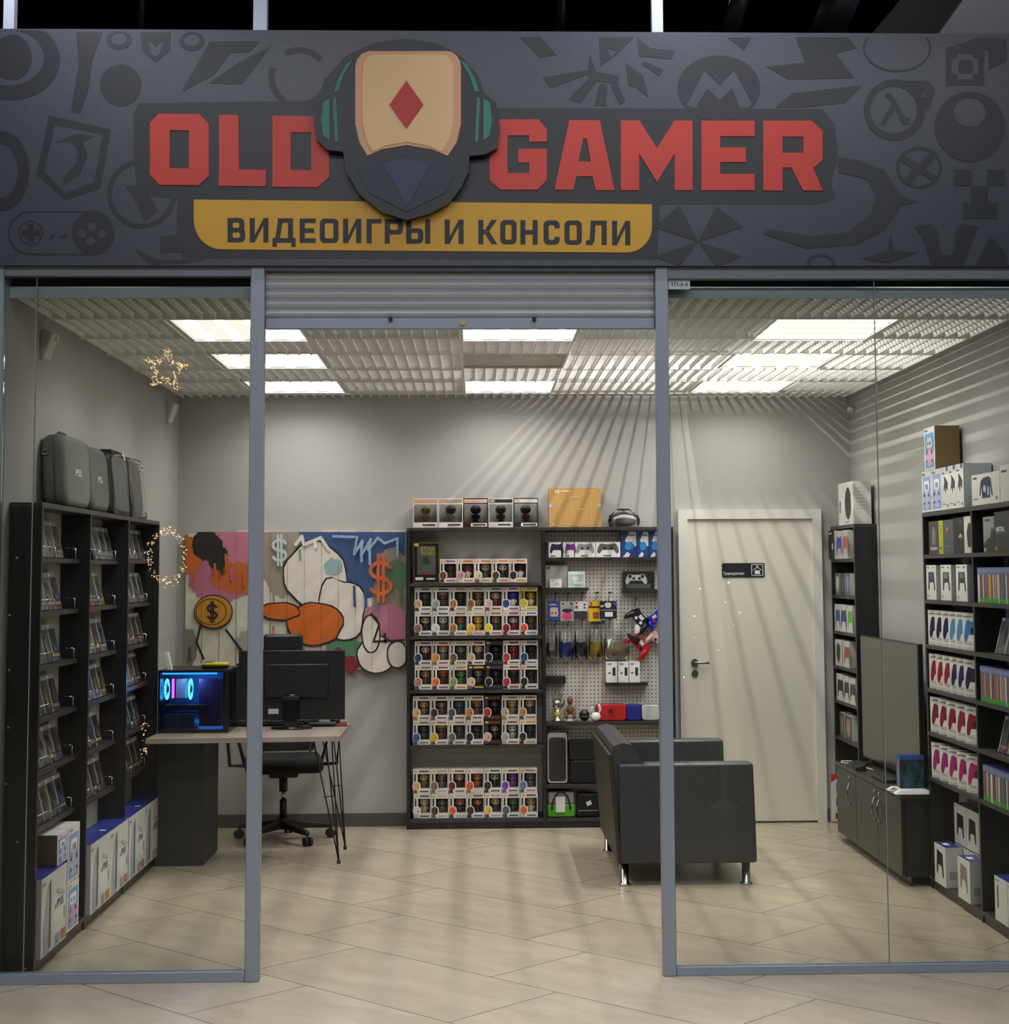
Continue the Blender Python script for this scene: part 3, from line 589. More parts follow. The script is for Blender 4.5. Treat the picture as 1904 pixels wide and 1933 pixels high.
# desk
DK = thing('desk', 'desk with light wood top on thin black hairpin legs beside the left shelf unit', 'desk', (-1.26, 9.68, 0))
oak = mixnoise('oak_laminate', '#8d8075', '#a0948a', 12, .4, (.15, 3, 1), 4)
B().hexa([(-.545, -.43, .722), (.515, -.36, .722), (.515, .47, .722), (-.545, .47, .722), (-.545, -.43, .75), (.515, -.36, .75), (.515, .47, .75), (-.545, .47, .75)], oak, .001, 1).obj('tabletop', DK)
bl = M('#121213', .4)
for lx, ly, in ((.44, -.08), (.44, .40)):
    b = B(); bx, by = lx+.045, ly+.045 if ly < 0 else ly+.21-.16; f = (bx, by, .012)
    for tx, ty in ((lx-.1, ly-.02), (lx-.0, ly+.06), (lx-.03, ly-.0)): b.tube([(tx, ty, .721), (bx, by, .015)], .0045, bl, 6)
    b.tube([(lx-.04, ly+.0, .38), (lx+.02, ly+.05, .38)], .003, bl, 6); b.cyl((bx, by, 0), (bx, by, .02), .011, bl, 10); b.obj('hairpin_leg', DK)
PD = thing('pedestal_cabinet', 'dark grey pedestal cabinet under the desk beside the left shelf unit', 'cabinet', (-1.675, 9.615, 0))
gr = M('#252628', .5); B().box(-.135, 0, .0, .135, .53, .71, gr, .001, 1).obj('body', PD)

# office chair
OC = thing('office_chair', 'black mesh swivel office chair with loop armrests behind the desk', 'office chair', (-1.19, 10.50, 0), R(8))
blk = M('#0e0e0f', .55); b = B()
for k in range(5):
    a = R(-62+72*k); c_ = Vector((cos(a), sin(a), 0)); n_ = Vector((-sin(a), cos(a), 0)); P = []
    for rr, hw, z0, z1 in ((.03, .028, .075, .125), (.30, .016, .062, .088)):
        for sgn in (-1, 1): P.append((c_*rr+n_*hw*sgn, z0, z1))
    q = lambda i, z: (P[i][0].x, P[i][0].y, P[i][z])
    b.hexa([q(0, 1), q(2, 1), q(3, 1), q(1, 1), q(0, 2), q(2, 2), q(3, 2), q(1, 2)], blk, .006)
b.cyl((0, 0, .07), (0, 0, .14), .035, blk, 20); base = b.obj('star_base', OC)
for k in range(5):
    a = R(-62+72*k); x, y = .30*cos(a), .30*sin(a); b = B()
    for sgn in (-1, 1): b.cyl((x+sgn*.006*sin(a), y-sgn*.006*cos(a), .027), (x+sgn*.024*sin(a), y-sgn*.024*cos(a), .027), .027, blk, 16)
    b.cyl((x, y, .03), (x, y, .065), .008, blk, 8); b.obj('castor', OC)
b = B(); b.cyl((0, 0, .13), (0, 0, .25), .022, blk, 16); b.cyl((0, 0, .25), (0, 0, .31), .013, chrome, 12); b.cyl((0, 0, .30), (0, 0, .40), .026, blk, 16); b.obj('gas_lift', OC)
B().box(-.09, -.09, .39, .09, .1, .43, blk, .012).box(-.2, -.012, .405, -.08, .012, .415, blk).obj('seat_mechanism', OC)
B().box(-.24, -.25, .43, .24, .22, .52, M('#0b0b0c', .9), .04, 4).obj('seat', OC)
b = B(); pts = [(-.17, .23, .50), (-.215, .27, .7), (-.22, .29, .95), (-.19, .29, 1.1), (-.13, .285, 1.15), (0, .28, 1.16), (.13, .285, 1.15), (.19, .29, 1.1), (.22, .29, .95), (.215, .27, .7), (.17, .23, .50)]
b.tube(pts, .016, blk, 10, True); b.obj('backrest_frame', OC)
b = B(); b.shape([[(-.2, .52), (.2, .52), (.22, .8), (.215, 1.0), (.18, 1.11), (-.18, 1.11), (-.215, 1.0), (-.22, .8)]], lambda u, v, d: (u, .265+d, v), .012, M('#171719', .8, 0, 0, .5, .82)); b.obj('mesh_panel', OC)
b = B(); b.box(-.125, .24, 1.13, .125, .275, 1.265, M('#16161a', .4), .02, 3); b.box(-.03, .275, 1.05, .03, .29, 1.25, blk); b.obj('headrest', OC)
for sx in (-1, 1):
    b = B(); b.tube([(sx*.23, .0, .462), (sx*.33, .0, .465), (sx*.345, -.09, .66), (sx*.34, .02, .70), (sx*.30, .14, .68), (sx*.24, .12, .462)], .012, blk, 8); b.obj('armrest', OC)

# monitor
MO = thing('monitor', 'black computer monitor seen from behind, standing on the desk', 'monitor', (-1.066, 9.80, .7505))
mb = M('#101012', .45)
b = B(); b.box(-.31, 0, .05, .31, .02, .452, mb, .004); b.box(-.158, -.022, .178, .214, 0, .375, mb, .008, 3); b.obj('body', MO)
b = B(); b.box(-.043, -.045, .0, .043, -.02, .20, M('#08080a', .12), .006); b.box(-.05, -.048, .165, .05, .0, .19, mb, .003); b.obj('stand_column', MO)
B().lathe((0, 0, 0), [(.12, 0), (.122, .006), (.11, .014), (.04, .018)], M('#08080a', .15), 32).obj('stand_base', MO).scale = (1, .75, 1)
B().box(-.135, -.0035, .085, -.075, 0, .115, M('#b9b9b9', .5)).obj('label', MO)
# desk things
def put(b, name, label, cat, group=None, **k): return tag(b.obj(name, **k), label, cat, group)
T0 = .751
put(B().box(-.14, -.12, 0, .16, .12, .004, M('#5a1517', .8), .001, 1), 'mouse_mat', 'dark red mouse mat on the right end of the desk', 'mouse mat', loc=(-.92, 10.02, T0), rz=R(6))
put(B().ell((0, 0, .018), (.032, .055, .02), M('#1c1c1f', .5)), 'computer_mouse', 'dark computer mouse on the red mouse mat', 'mouse', loc=(-.835, 10.085, T0+.004))
b = B(); b.box(-.22, -.07, 0, .22, .07, .018, M('#131315', .6), .003)
for i in range(14):
    for j in range(4): b.box(-.21+i*.03, -.06+j*.03, .018, -.185+i*.03, -.036+j*.03, .026, M('#202024', .5))
put(b, 'keyboard', 'black keyboard on the desk behind the monitor stand', 'keyboard', loc=(-1.235, 10.02, T0))
b = B(); b.hexa([(-.1, -.08, .0), (.11, -.06, .0), (.11, .07, .001), (-.1, .09, .001), (-.1, -.08, .001), (.11, -.06, .03), (.11, .07, .045), (-.1, .09, .002)], M('#d6d6d6', .7)); put(b, 'paper_sheet', 'curled white paper sheet on the desk beside the monitor stand', 'paper', loc=(-1.04, 10.06, T0+.03), rz=R(5))
b = B(); b.box(-.08, -.07, 0, .08, .07, .012, M('#1d3a37', .6), .002); put(b, 'notebook', 'dark green notebook on the red mouse mat at the right end of the desk', 'notebook', loc=(-.90, 9.965, T0+.005), rz=R(3))
PC = thing('desktop_computer', 'glass sided computer case glowing blue on the left end of the desk', 'computer', (-1.8, 9.57, T0))
fr = M('#18161a', .3); b = B(); w, d, h = .40, .44, .355
for q in ((0, 0, 0, w, d, .02), (0, 0, h-.012, w, d, h), (0, 0, .02, .012, d, h-.012), (0, d-.01, .02, w, d, h-.012), (w-.012, d-.03, .02, w, d-.01, h-.012), (w-.03, 0, .02, w, .012, h-.012)): b.box(*q, fr)
b.box(.012, .30, .02, w-.02, .31, h-.012, M('#4a80c4', .6)); b.obj('case_frame', PC)  # backplate coloured blue to carry the glow of the lit interior
tint = glass_mat('smoked_glass', (.82, .8, .86, 1), 1.5, .02)
B().box(.004, -.004, .015, w-.02, -.0005, h-.012, tint).obj('side_glass', PC); B().box(w+.0005, .01, .015, w+.004, d-.01, h-.012, tint).obj('front_glass', PC)
blu = M('#1f7fe0', .5, 0, 5); cy_ = M('#38b6ff', .5, 0, 7)
for x, z in ((.03, .24), (.165, .24)):
    b = B(); n = 28; pts = [(x, .12+.055*cos(2*pi*i/n), z+.055*sin(2*pi*i/n)) for i in range(n)]; b.tube(pts, .006, cy_, 6, True)
    b.cyl((x-.004, .12, z), (x+.008, .12, z), .02, fr, 12); b.obj('lit_fan', PC)
B().box(.085, .10, .19, .14, .2, .30, M('#b9bcc4', .5)).obj('cpu_cooler', PC); B().box(.062, .09, .19, .072, .12, .30, M('#c25bd0', .5, 0, 3)).obj('memory_stick', PC)
B().box(.02, .06, .125, .27, .24, .155, M('#2a2c33', .35), .003).obj('graphics_card', PC); B().box(.02, .05, .022, .2, .2, .105, M('#3a4c6a', .4), .003).obj('power_shroud', PC)
B().box(.02, .02, .33, .33, .03, .338, blu).obj('light_strip', PC); B().box(.03, .28, .03, .36, .285, .05, blu).obj('light_strip', PC)
B().box(.22, .08, .03, .36, .09, .30, M('#3a3160', .35)).obj('printed_panel', PC)
l = bpy.data.lights.new('case_light', 'POINT'); l.energy = 1.1; l.color = (.3, .6, 1); l.shadow_soft_size = .02; o = bpy.data.objects.new('case_light', l); COL.objects.link(o); o.parent = PC; o.location = (.2, .05, .3)
b = B(); b.box(-.07, -.04, 0, .07, .04, .022, M('#101010', .5), .006); b.box(-.06, -.042, .016, .075, .04, .034, M('#d9c414', .5), .006); b.box(-.06, -.03, .034, -.01, .03, .036, M('#151515', .3))
put(b, 'payment_terminal', 'yellow and black payment terminal lying on the computer case', 'payment terminal', loc=(-1.5, 9.72, T0+h+.0005), rz=R(-8))
put(B().hexa([(0, 0, 0), (.022, 0, 0), (.022, .05, 0), (0, .05, 0), (-.02, 0, .1), (-.002, 0, .1), (-.002, .05, .1), (-.02, .05, .1)], M('#cfd2d6', .5)), 'card_stand', 'small upright white card stand on the left of the computer case', 'card', loc=(-1.757, 9.62, T0+h+.0005))

# painting on planks (plain abstract stand-in)
PT = thing('plank_painting', 'large abstract graffiti painting on uneven wood planks on the back wall', 'painting', (0, 0, 0))
rn = random.Random(4); px0, px1 = -1.897, -.446; npl = 13; wpl = (px1-px0)/npl; tops = []; bots = []
for i in range(npl):
    tops.append(1.932+rn.uniform(-.018, .008)); bots.append(1.06+rn.uniform(-.035, .015) if i not in (11, 12) else (1.015 if i == 11 else 1.06))
    if i in (9, 10): bots[i] = 1.02
cream = mixnoise('cream_board', '#c9c2ad', '#d5d0c3', 14, .6); PY = YB-.035
def pf(k): return lambda u, v, d: (*(lambda p: (p.x, PY-.0006*k, p.z))(on('Y', PY, 280+u/3.808, 960+v/3.808)),)
for i in range(npl):
    B().box(px0+i*wpl+.0008, PY, bots[i], px0+(i+1)*wpl-.0008, YB-.004, tops[i], cream, .001, 1).obj('plank', PT)
LIM = (270, 1848)
b = B()
def clipx(L, top=168, bot=1190): return [(min(max(x, LIM[0]), LIM[1]), min(max(y, top), bot)) for x, y in L]
def jag(L, sd, a=5):
    r_ = random.Random(sd); o_ = []
    for i in range(len(L)):
        p_, q_ = L[i], L[(i+1) % len(L)]
        for t_ in (0, .34, .67): o_.append((p_[0]+(q_[0]-p_[0])*t_+r_.uniform(-a, a), p_[1]+(q_[1]-p_[1])*t_+r_.uniform(-a, a)*1.6))
    return o_
def paint(L, c, k, rough=.5): b.shape([clipx(L)], pf(k), 0, M(c, rough))
k = 1
for L, c in [(blob(1500, 330, 560, 330, 5, amp=.12), '#344f7c'), (blob(960, 330, 150, 300, 6), '#948a7c'), (blob(1760, 620, 150, 330, 7), '#8b8075'), (blob(1790, 480, 80, 110, 17), '#54755a'), (blob(1830, 690, 50, 130, 27), '#3a557f'),
  (blob(520, 500, 240, 180, 8), '#b96b86'), (blob(600, 260, 180, 200, 9), '#c6788f'), (blob(640, 500, 180, 110, 10), '#c4622c'), (blob(290, 330, 90, 150, 11), '#c56423'), (blob(420, 260, 110, 110, 12), '#241f20'), (blob(500, 360, 70, 90, 13), '#241f20'),
  (blob(1700, 830, 190, 150, 14), '#b8708c'), (blob(1400, 1010, 130, 130, 15), '#4f8060'), (blob(1360, 1060, 40, 60, 18), '#7c1e24'), (blob(1450, 1120, 60, 60, 16), '#7a1f26'), (blob(290, 980, 60, 160, 19), '#77726a'), (blob(700, 960, 60, 80, 20), '#a39d90'),
  (blob(1200, 480, 230, 230, 21, amp=.1), '#d6cfc6'), (blob(1390, 720, 160, 220, 37, amp=.2), '#d6cfc6'), (blob(1330, 420, 70, 60, 31), '#8fa9ab'), (blob(1200, 830, 190, 150, 22, amp=.1), '#c2611c'), (blob(940, 740, 130, 60, 23), '#c2611c'), (blob(1640, 1050, 130, 130, 24, amp=.08), '#d6cfc6'), (blob(1600, 900, 60, 130, 25, amp=.06), '#d6cfc6'), (blob(1790, 1050, 70, 90, 28, amp=.05), '#d6cfc6')]:
    if c in ('#d6cfc6', '#c2611c'):
        mx_ = sum(p[0] for p in L)/len(L); my_ = sum(p[1] for p in L)/len(L); paint([(p[0]+(9 if p[0] > mx_ else -9), p[1]+(9 if p[1] > my_ else -9)) for p in L], '#1d1613', k); k += 1; paint(L, c, k)
    else: paint(jag(L, k, 7), c, k)
    k += 1
def sdot(L, c, kk, r=8):
    fn = pf(kk); pts = [Vector(fn(x, y, 0)) for x, y in L]; w = r/3.808/283
    for i in range(len(pts)-1):
        a, c_ = pts[i], pts[i+1]; dd = (c_-a); 
        if dd.length < 1e-6: continue
        n = Vector((-dd.z, 0, dd.x)).normalized()*w; e = dd.normalized()*w*.6
        zo = Vector((0, -.00003*(i % 9), 0)); b.face([a-e-n+zo, c_+e-n+zo, c_+e+n+zo, a-e+n+zo], M(c, .5))
def arc(cx, cy, rx, ry, a0, a1, n=14): return [(cx+rx*cos(R(a0+(a1-a0)*i/n)), cy-ry*sin(R(a0+(a1-a0)*i/n))) for i in range(n+1)]
def dollar(cx, cy, s, c, kk, r):
    sdot(arc(cx, cy-s*.28, s*.36, s*.28, 20, 270)+arc(cx, cy+s*.28, s*.36, s*.28, 90, -160), c, kk, r)
    sdot([(cx-s*.08, cy-s*.85), (cx-s*.08, cy+s*.85)], c, kk+.5, r*.8); sdot([(cx+s*.1, cy-s*.85), (cx+s*.1, cy+s*.85)], c, kk+.5, r*.8)
paint(circ(470, 742, 140, 40, 124), '#1c1512', k); paint(circ(470, 740, 132, 40, 114), '#bd8222', k+1); sdot(circ(455, 742, 108, 40, 92)+[(563, 742)], '#3a2712', k+2, 3); dollar(462, 742, 88, '#241712', k+3, 8)
dollar(1670, 500, 200, '#c85f30', k+3, 13); dollar(945, 300, 130, '#b9c3c4', k+3, 10)
sdot([(1330, 200), (1500, 205), (1480, 330), (1540, 230), (1530, 340), (1600, 220), (1580, 300), (1650, 210), (1700, 250), (1790, 215), (1790, 340)], '#8ea6c2', k+3, 9)
for (dx_, dy_, dl_, dc_) in [(480, 400, 60, '#c56423'), (530, 380, 90, '#241f20'), (560, 330, 110, '#c56423'), (600, 440, 70, '#b96b86'), (330, 470, 80, '#c56423'), (690, 430, 120, '#c4622c'), (1480, 560, 140, '#344f7c'), (1560, 600, 110, '#344f7c'), (1640, 640, 90, '#54755a'), (1810, 560, 120, '#54755a'),
        (900, 560, 110, '#948a7c'), (740, 300, 160, '#c6788f'), (1090, 300, 60, '#7a9a5a'), (1700, 900, 60, '#2a2220'), (300, 1000, 90, '#4a4642'), (900, 850, 60, '#b57a4a'), (1530, 250, 130, '#8ea6c2'), (1590, 240, 160, '#8ea6c2'), (1200, 240, 40, '#dfe6ea')]:
    sdot([(dx_, dy_), (dx_+4, dy_+dl_)], dc_, k+3, 9)
sdot([(1060, 260), (1105, 200), (1120, 260), (1240, 210), (1300, 300)], '#d6cfc6', k+3, 12)
sdot([(680, 1030), (560, 870)], '#241712', k+3, 8); sdot([(400, 1080), (350, 960), (380, 830)], '#241712', k+3, 8); sdot([(1860-20, 945), (1620, 955), (1660, 830), (1600, 755)], '#241712', k+3, 7)
b.obj('graffiti_paint', PT)
b = B()
for i in range(1, npl):
    x = px0+i*wpl; b.box(x-.0008, PY-.0006*(k+5), max(bots[i], bots[i-1]), x+.0008, PY-.0006*(k+4.5), min(tops[i], tops[i-1]), M('#4a3f38', .8))
b.obj('plank_seams', PT)

# wall cameras
def wcam(label, loc, rz, tilt):
    t = thing('wall_camera', label, 'camera', loc, rz); wc = M('#cfcfcc', .45)
    B().cyl((0, 0, 0), (0, -.03, 0), .018, wc, 16).obj('mount', t)
    B().box(-.03, -.06, -.085, .03, .0, .045, wc, .008, 3).obj('housing', t).rotation_euler = (-tilt, 0, R(-20)); t.children[1].location = (0, -.04, 0)
wcam('small white box camera on the left wall near the shop front', (XL+.001, 7.53, 2.725), R(90), R(-22))
wcam('small white box camera on the left wall by the back corner', (XL+.001, 10.6, 2.715), R(90), R(-22))
tag(B().lathe((0, 0, 0), [(.02, -.02), (.028, 0), (.02, .02)], M('#c9c9c6', .5), 16).obj('wall_sensor', loc=(XR-.022, 10.88, 2.72)), 'tiny white round sensor high on the right wall at the back corner', 'sensor')

# ================================================================== merchandise
GP = [(0, .30), (.2, .31), (.30, .36), (.42, .33), (.52, .08), (.57, -.22), (.53, -.40), (.44, -.42), (.30, -.14), (0, -.14)]
GPF = GP+[(-x, y) for x, y in GP[::-1][1:-1]]
def gp(cx, cy, sx, sy): return [(cx+x*sx, cy+y*sy) for x, y in GPF]
class Carton(B):
    def __init__(s, w, h, d, front, side=None, top=None):
        super().__init__(); s.w, s.h, s.d = w, h, d; s.k = 0; side = side or front; top = top or side; P = lambda x, y, z: (x*w, y*d, z*h)
        for q, m_ in (((P(0, 0, 0), P(1, 0, 0), P(1, 0, 1), P(0, 0, 1)), front), ((P(1, 0, 0), P(1, 1, 0), P(1, 1, 1), P(1, 0, 1)), side), ((P(0, 1, 0), P(0, 0, 0), P(0, 0, 1), P(0, 1, 1)), side),
                      ((P(1, 1, 0), P(0, 1, 0), P(0, 1, 1), P(1, 1, 1)), side), ((P(0, 0, 1), P(1, 0, 1), P(1, 1, 1), P(0, 1, 1)), top), ((P(0, 0, 0), P(0, 1, 0), P(1, 1, 0), P(1, 0, 0)), side)): s.face(q, m_)
        bmesh.ops.remove_doubles(s.bm, verts=s.bm.verts[:], dist=1e-5)
    def a(s, L, c, rough=.45, hole=None):
        s.k += 1; k = s.k; mt = c if not isinstance(c, str) else M(c, rough)
        s.shape([L]+([hole] if hole else []), lambda u, v, d: (u*s.w, -.0004*k, v*s.h), 0, mt); return s
    def r(s, x0, y0, x1, y1, c, rough=.45): return s.a([(x0, y0), (x1, y0), (x1, y1), (x0, y1)], c, rough)
    def t(s, st, x0, y0, x1, y1, c, bold=.02): s.k += 1; k = s.k; s.text(st, x0, y0, x1, y1, lambda u, v, d: (u*s.w, -.0004*k, v*s.h), M(c, .5), bold); return s
    def sd(s, L, c):   # print on the near (x=w) side
        s.shape([L], lambda u, v, d: (s.w+.0005, u*s.d, v*s.h), 0, c if not isinstance(c, str) else M(c, .5)); return s
    def put(s, name, label, cat, loc, rz=0, group=None, lean=0):
        o = s.obj(name, None, loc, rot=(lean, 0, rz)); return tag(o, label, cat, group)
wb = M('#dcdad6', .45); wb2 = M('#b9bbb9', .5)
LZ, RZ = R(90), R(-90)
EPS = .001

# --- game cases on the left shelves, one row per tilted shelf
ROWN = ['top', 'second', 'third', 'fourth', 'fifth', 'sixth']; BAYN = ['nearest', 'middle', 'farthest']
ends = [[(112, 989), (109, 1085), (107, 1180), (106, 1275), (110.5, 1370), (118, 1465)],
        [(213, 998), (190, 1085), (195, 1170), (194, 1255), (186, 1340), (191, 1425)],
        [(277, 1010), (269.5, 1086), (266, 1162), (259.5, 1240), (259.5, 1318), (272, 1390)]]
bayY = [(7.075, 7.935), (7.962, 8.805), (8.832, 9.655)]
zt = [[1.725, 1.492, 1.258, 1.033, .808, .566], [1.725, 1.494, 1.258, 1.031, .793, .557], [1.733, 1.492, 1.263, 1.04, .8, .562]]
COV = [[[9, 9, 0, 7], [10, 9, 3, 5], [4, 0, 4, 11], [8, 4, 4, 1], [2, 6, 3, 2], [10, 10, 7, 8, 11]],
       [[9, 9, 9], [8, 1, 7], [9, 5, 9], [1, 4, 7], [1, 1, 5], [0, 1, 2]],
       [[9, 9, 2, 2], [9, 0, 9], [5, 10, 7], [9, 0, 1], [4, 8, 4], [4, 5, 5, 1]]]
CN = ['grey', 'brown', 'navy', 'sandy', 'black', 'rust red', 'pale gold', 'olive green', 'dark silver', 'light grey', 'purple', 'teal']
def disc(k, blue=False):
    b = Carton(.135, .17, .014, cover(k), M('#8d9196', .4) if not blue else M('#6d7fb0', .35), M('#8f949a', .4))
    b.r(0, .87, 1, 1, '#9c9ea2' if not blue else '#3b5fae', .35).r(.04, .9, .3, .97, '#e2e2e2'); b.r(0, 0, .06, 1, '#c4c6ca', .3)
    rn = random.Random(k*7+1); b.a(blob(.5, .45, .25, .28, k+3), cover((k+3) % 12)); b.r(.15, .12, .85, .2, ['#8a867c', '#7a6a6a', '#857e68'][k % 3]) if k % 2 else None; b.a(blob(.6, .6, .15, .14, k+9), cover((k+5) % 12))
    return b
proto = {}
for bi in range(3):
    for ri in range(6):
        ye = on('X', -1.915, *ends[bi][ri]).y; cs = COV[bi][ri]; n = len(cs)
        vis = [bayY[bi][0]+.01, bayY[bi][1]-.01]; ye = min(ye, vis[1]-.004)
        n = min(n, int((ye-vis[0])/.1375))
        for i in range(n):
            k = cs[len(cs)-n+i]; y0 = ye-(n-i)*.1372
            lab = '%s game case, %s from the near side, %s tilted shelf, %s left bay' % (CN[k], ORD[i], ROWN[ri], BAYN[bi])
            loc = (-1.890, y0, zt[bi][ri]+EPS+.004); key = k
            if key not in proto: proto[key] = disc(k).put('game_case', lab, 'game case', loc, LZ, 'tilted game cases on the left shelves', R(-14))
            else:
                o = proto[key].copy(); COL.objects.link(o); o.location = loc; o['label'] = lab
# --- console cartons under the left shelves
def console(bot=0):
    b = Carton(.425, .325, .135, M('#d5d4d2', .4), M('#b9bcc6', .45), M('#27358c', .35))
    b.a([(.08, .02), (.34, .0), (.34, .62), (.30, .9), (.22, .82), (.08, .4)], '#a3a2b0'); b.a([(.30, .05), (.35, .05), (.36, .92), (.32, .9)], '#2a2a33'); b.a([(.36, .05), (.52, .0), (.46, .6), (.38, .85)], '#c8c7c9')
    b.r(.56, .02, .72, .16, '#8c93a8'); b.r(.78, .03, .96, .16, '#b5762c'); b.t('PS5', .62, .5, .86, .6, '#3a3a44', .01); b.a([(.53, .5), (.57, .5), (.55, .58)], '#3a3a44')
    b.a([(.02, .9), (.13, .9), (.13, .935), (.02, .935)], '#8c8f96'); b.r(.9, .3, .93, .46, '#7d7d84')
    b.a([(.6, .7), (.9, .62), (.9, .66), (.62, .75)], '#bcbab8')
    b.face([(.02*.425, .03, .3253), (.10*.425, .03, .3253), (.10*.425, .06, .3253), (.02*.425, .06, .3253)], M('#d5d8e6', .5)); return b
cp = None
for y, lab in ((7.075, 'white console carton with blue lid, nearest, at the bottom of the near left bay'), (7.962, 'white console carton with blue lid, near one in the bottom of the middle left bay'),
            (8.385, 'white console carton with blue lid, far one in the bottom of the middle left bay'), (8.832, 'white console carton with blue lid, near one in the bottom of the far left bay'), (9.245, 'white console carton with blue lid, farthest from the glass, beside the pedestal cabinet')):
    w = .425 if y < 7.5 else .419 if y < 8.5 else .409
    if cp is None: cp = console().put('console_carton', lab, 'carton', (-1.80, y, .061), LZ, 'console cartons under the left shelves')
    else:
        o = cp.copy(); COL.objects.link(o); o.location = (-1.80, y, .061); o.scale = (w/.425, 1, 1); o['label'] = lab
def headset(w, h, d, var=0, side='#6b5836'):
    b = Carton(w, h, d, M('#dedde0', .4), M(side, .7), M('#d9d8d8', .5)); c = [('#8fa6d6', '#b9bfe6'), ('#6aa5d8', '#c9a3b8')][var]
    b.r(.1, .05, .9, .86, c[0]); b.a(blob(.5, .3, .38, .22, 5, amp=.08), c[1]); b.a(rrect(.24, .52, .76, .76, .08), '#e9e8f0')
    if var == 0:
        for x in (.38, .48, .58): b.r(x, .55, x+.05, .68, '#4b4f66')
    else:
        for x in (.38, .58): b.a(circ(x, .62, .05, 12), '#4b4f66')
    b.a([(.2, .4), (.34, .5), (.3, .36)], '#3a3f58'); b.a([(.8, .4), (.66, .5), (.7, .36)], '#3a3f58'); b.a([(.14, .2), (.34, .26), (.3, .19)], '#4b506a'); b.a([(.86, .2), (.66, .26), (.7, .19)], '#4b506a'); b.r(.06, .92, .35, .95, '#8a8a92'); return b
headset(.18, .132, .13).put('headset_carton', 'small white headset carton with brown side lying on the nearest console carton', 'carton', (-1.815, 7.385, .388), LZ, 'headset cartons')
headset(.225, .245, .13).put('headset_carton', 'upper white headset carton beside the nearest console carton on the left', 'carton', (-1.815, 7.572, .275), LZ, 'headset cartons')
headset(.225, .21, .13, 1).put('headset_carton', 'lower blue and pink headset carton beside the nearest console carton on the left', 'carton', (-1.815, 7.572, .061), LZ, 'headset cartons')

# --- carrying cases on top of the left unit
gf = mixnoise('grey_fabric', '#62635f', '#6e6f6a', 120, .8, bump=.3)
def bag(name, label, y0, w, h, d, lean, mat_, writing=None, film=False, ring=False):
    t = thing(name, label, 'carrying case', (-1.83, y0, 1.9585), LZ, 'console carrying cases on the left shelf unit'); t.rotation_euler = (R(lean), 0, LZ)
    fnn = lambda dep, ins: [(w/2+(x-w/2)*(1-ins/w*2), z if z < .02 else h/2+(z-h/2)*(1-ins/h*2)) for x, z in rrect(0, 0, w, h, .07, 6)]
    b = B(); rs = []
    for y, ins in ((0, .03), (.008, .012), (.02, .003), (.045, 0), (d-.02, .0), (d, .012)):
        rs.append([b.v((w/2+(x-w/2)*(w-2*ins)/w, y, max(h/2+(z-h/2)*(h-2*ins)/h, 0))) for x, z in rrect(0, 0, w, h, .075, 6)])
    b.skin(rs, mat_); b.obj('shell', t)
    b = B(); L = rrect(-.002, .002, w+.002, h+.002, .076, 6); b.tube([(x, .05, z) for x, z in L], .004, M('#4c4d4b', .6), 6, True); b.obj('zip', t)
    if writing: B().text(writing, w*.40, h*.45, w*.62, h*.54, lambda u, v, q: (u, -.0008, v), M('#e3e3e3', .5), 0).obj('logo_print', t)
    if ring:
        b = B(); b.tube([(-.008, .085+.014*cos(2*pi*i/10), h*.75+.012*sin(2*pi*i/10)) for i in range(10)], .003, chrome, 6, True); b.obj('strap_ring', t)
    b = B(); b.tube([(w*.35, .07, h-.002), (w*.38, .07, h+.018), (w*.62, .07, h+.018), (w*.65, .07, h-.002)], .007, M('#2d2d2e', .7), 6); b.obj('handle', t)
    if film:
        b = B(); rn = random.Random(int(y0*100)); rs = []
        for y, ins in ((-.014, .02), (-.008, -.008), (.03, -.014), (d-.01, -.012)):
            rs.append([b.v((w/2+(x-w/2)*(w-2*ins)/w+rn.uniform(-.006, .006), y+rn.uniform(-.005, .005), max(h/2+(z-h/2)*(h-2*ins)/h+rn.uniform(-.006, .006), 0))) for x, z in rrect(0, 0, w, h, .06, 7)])
        b.skin(rs, FILM(), True, False); b.obj('plastic_wrap', t)
bag('carrying_case', 'grey fabric carrying case with metal ring, nearest of the four on the left shelf unit', 7.50, .50, .335, .105, -3, gf, 'PS5', ring=True)
bag('carrying_case', 'slightly darker grey fabric carrying case behind the nearest one on the left shelf unit', 8.01, .42, .325, .09, -5, mixnoise('grey_fabric_dark', '#51524f', '#5b5c58', 120, .8, bump=.3), 'PS5')
bag('carrying_case', 'grey carrying case in clear plastic wrap on the left shelf unit', 8.45, .40, .325, .09, -6, M('#4a4a4b', .6), None, True)
bag('carrying_case', 'black carrying case in shiny plastic wrap, farthest on the left shelf unit', 8.885, .41, .32, .09, -6, M('#1c1c1d', .6), None, True)

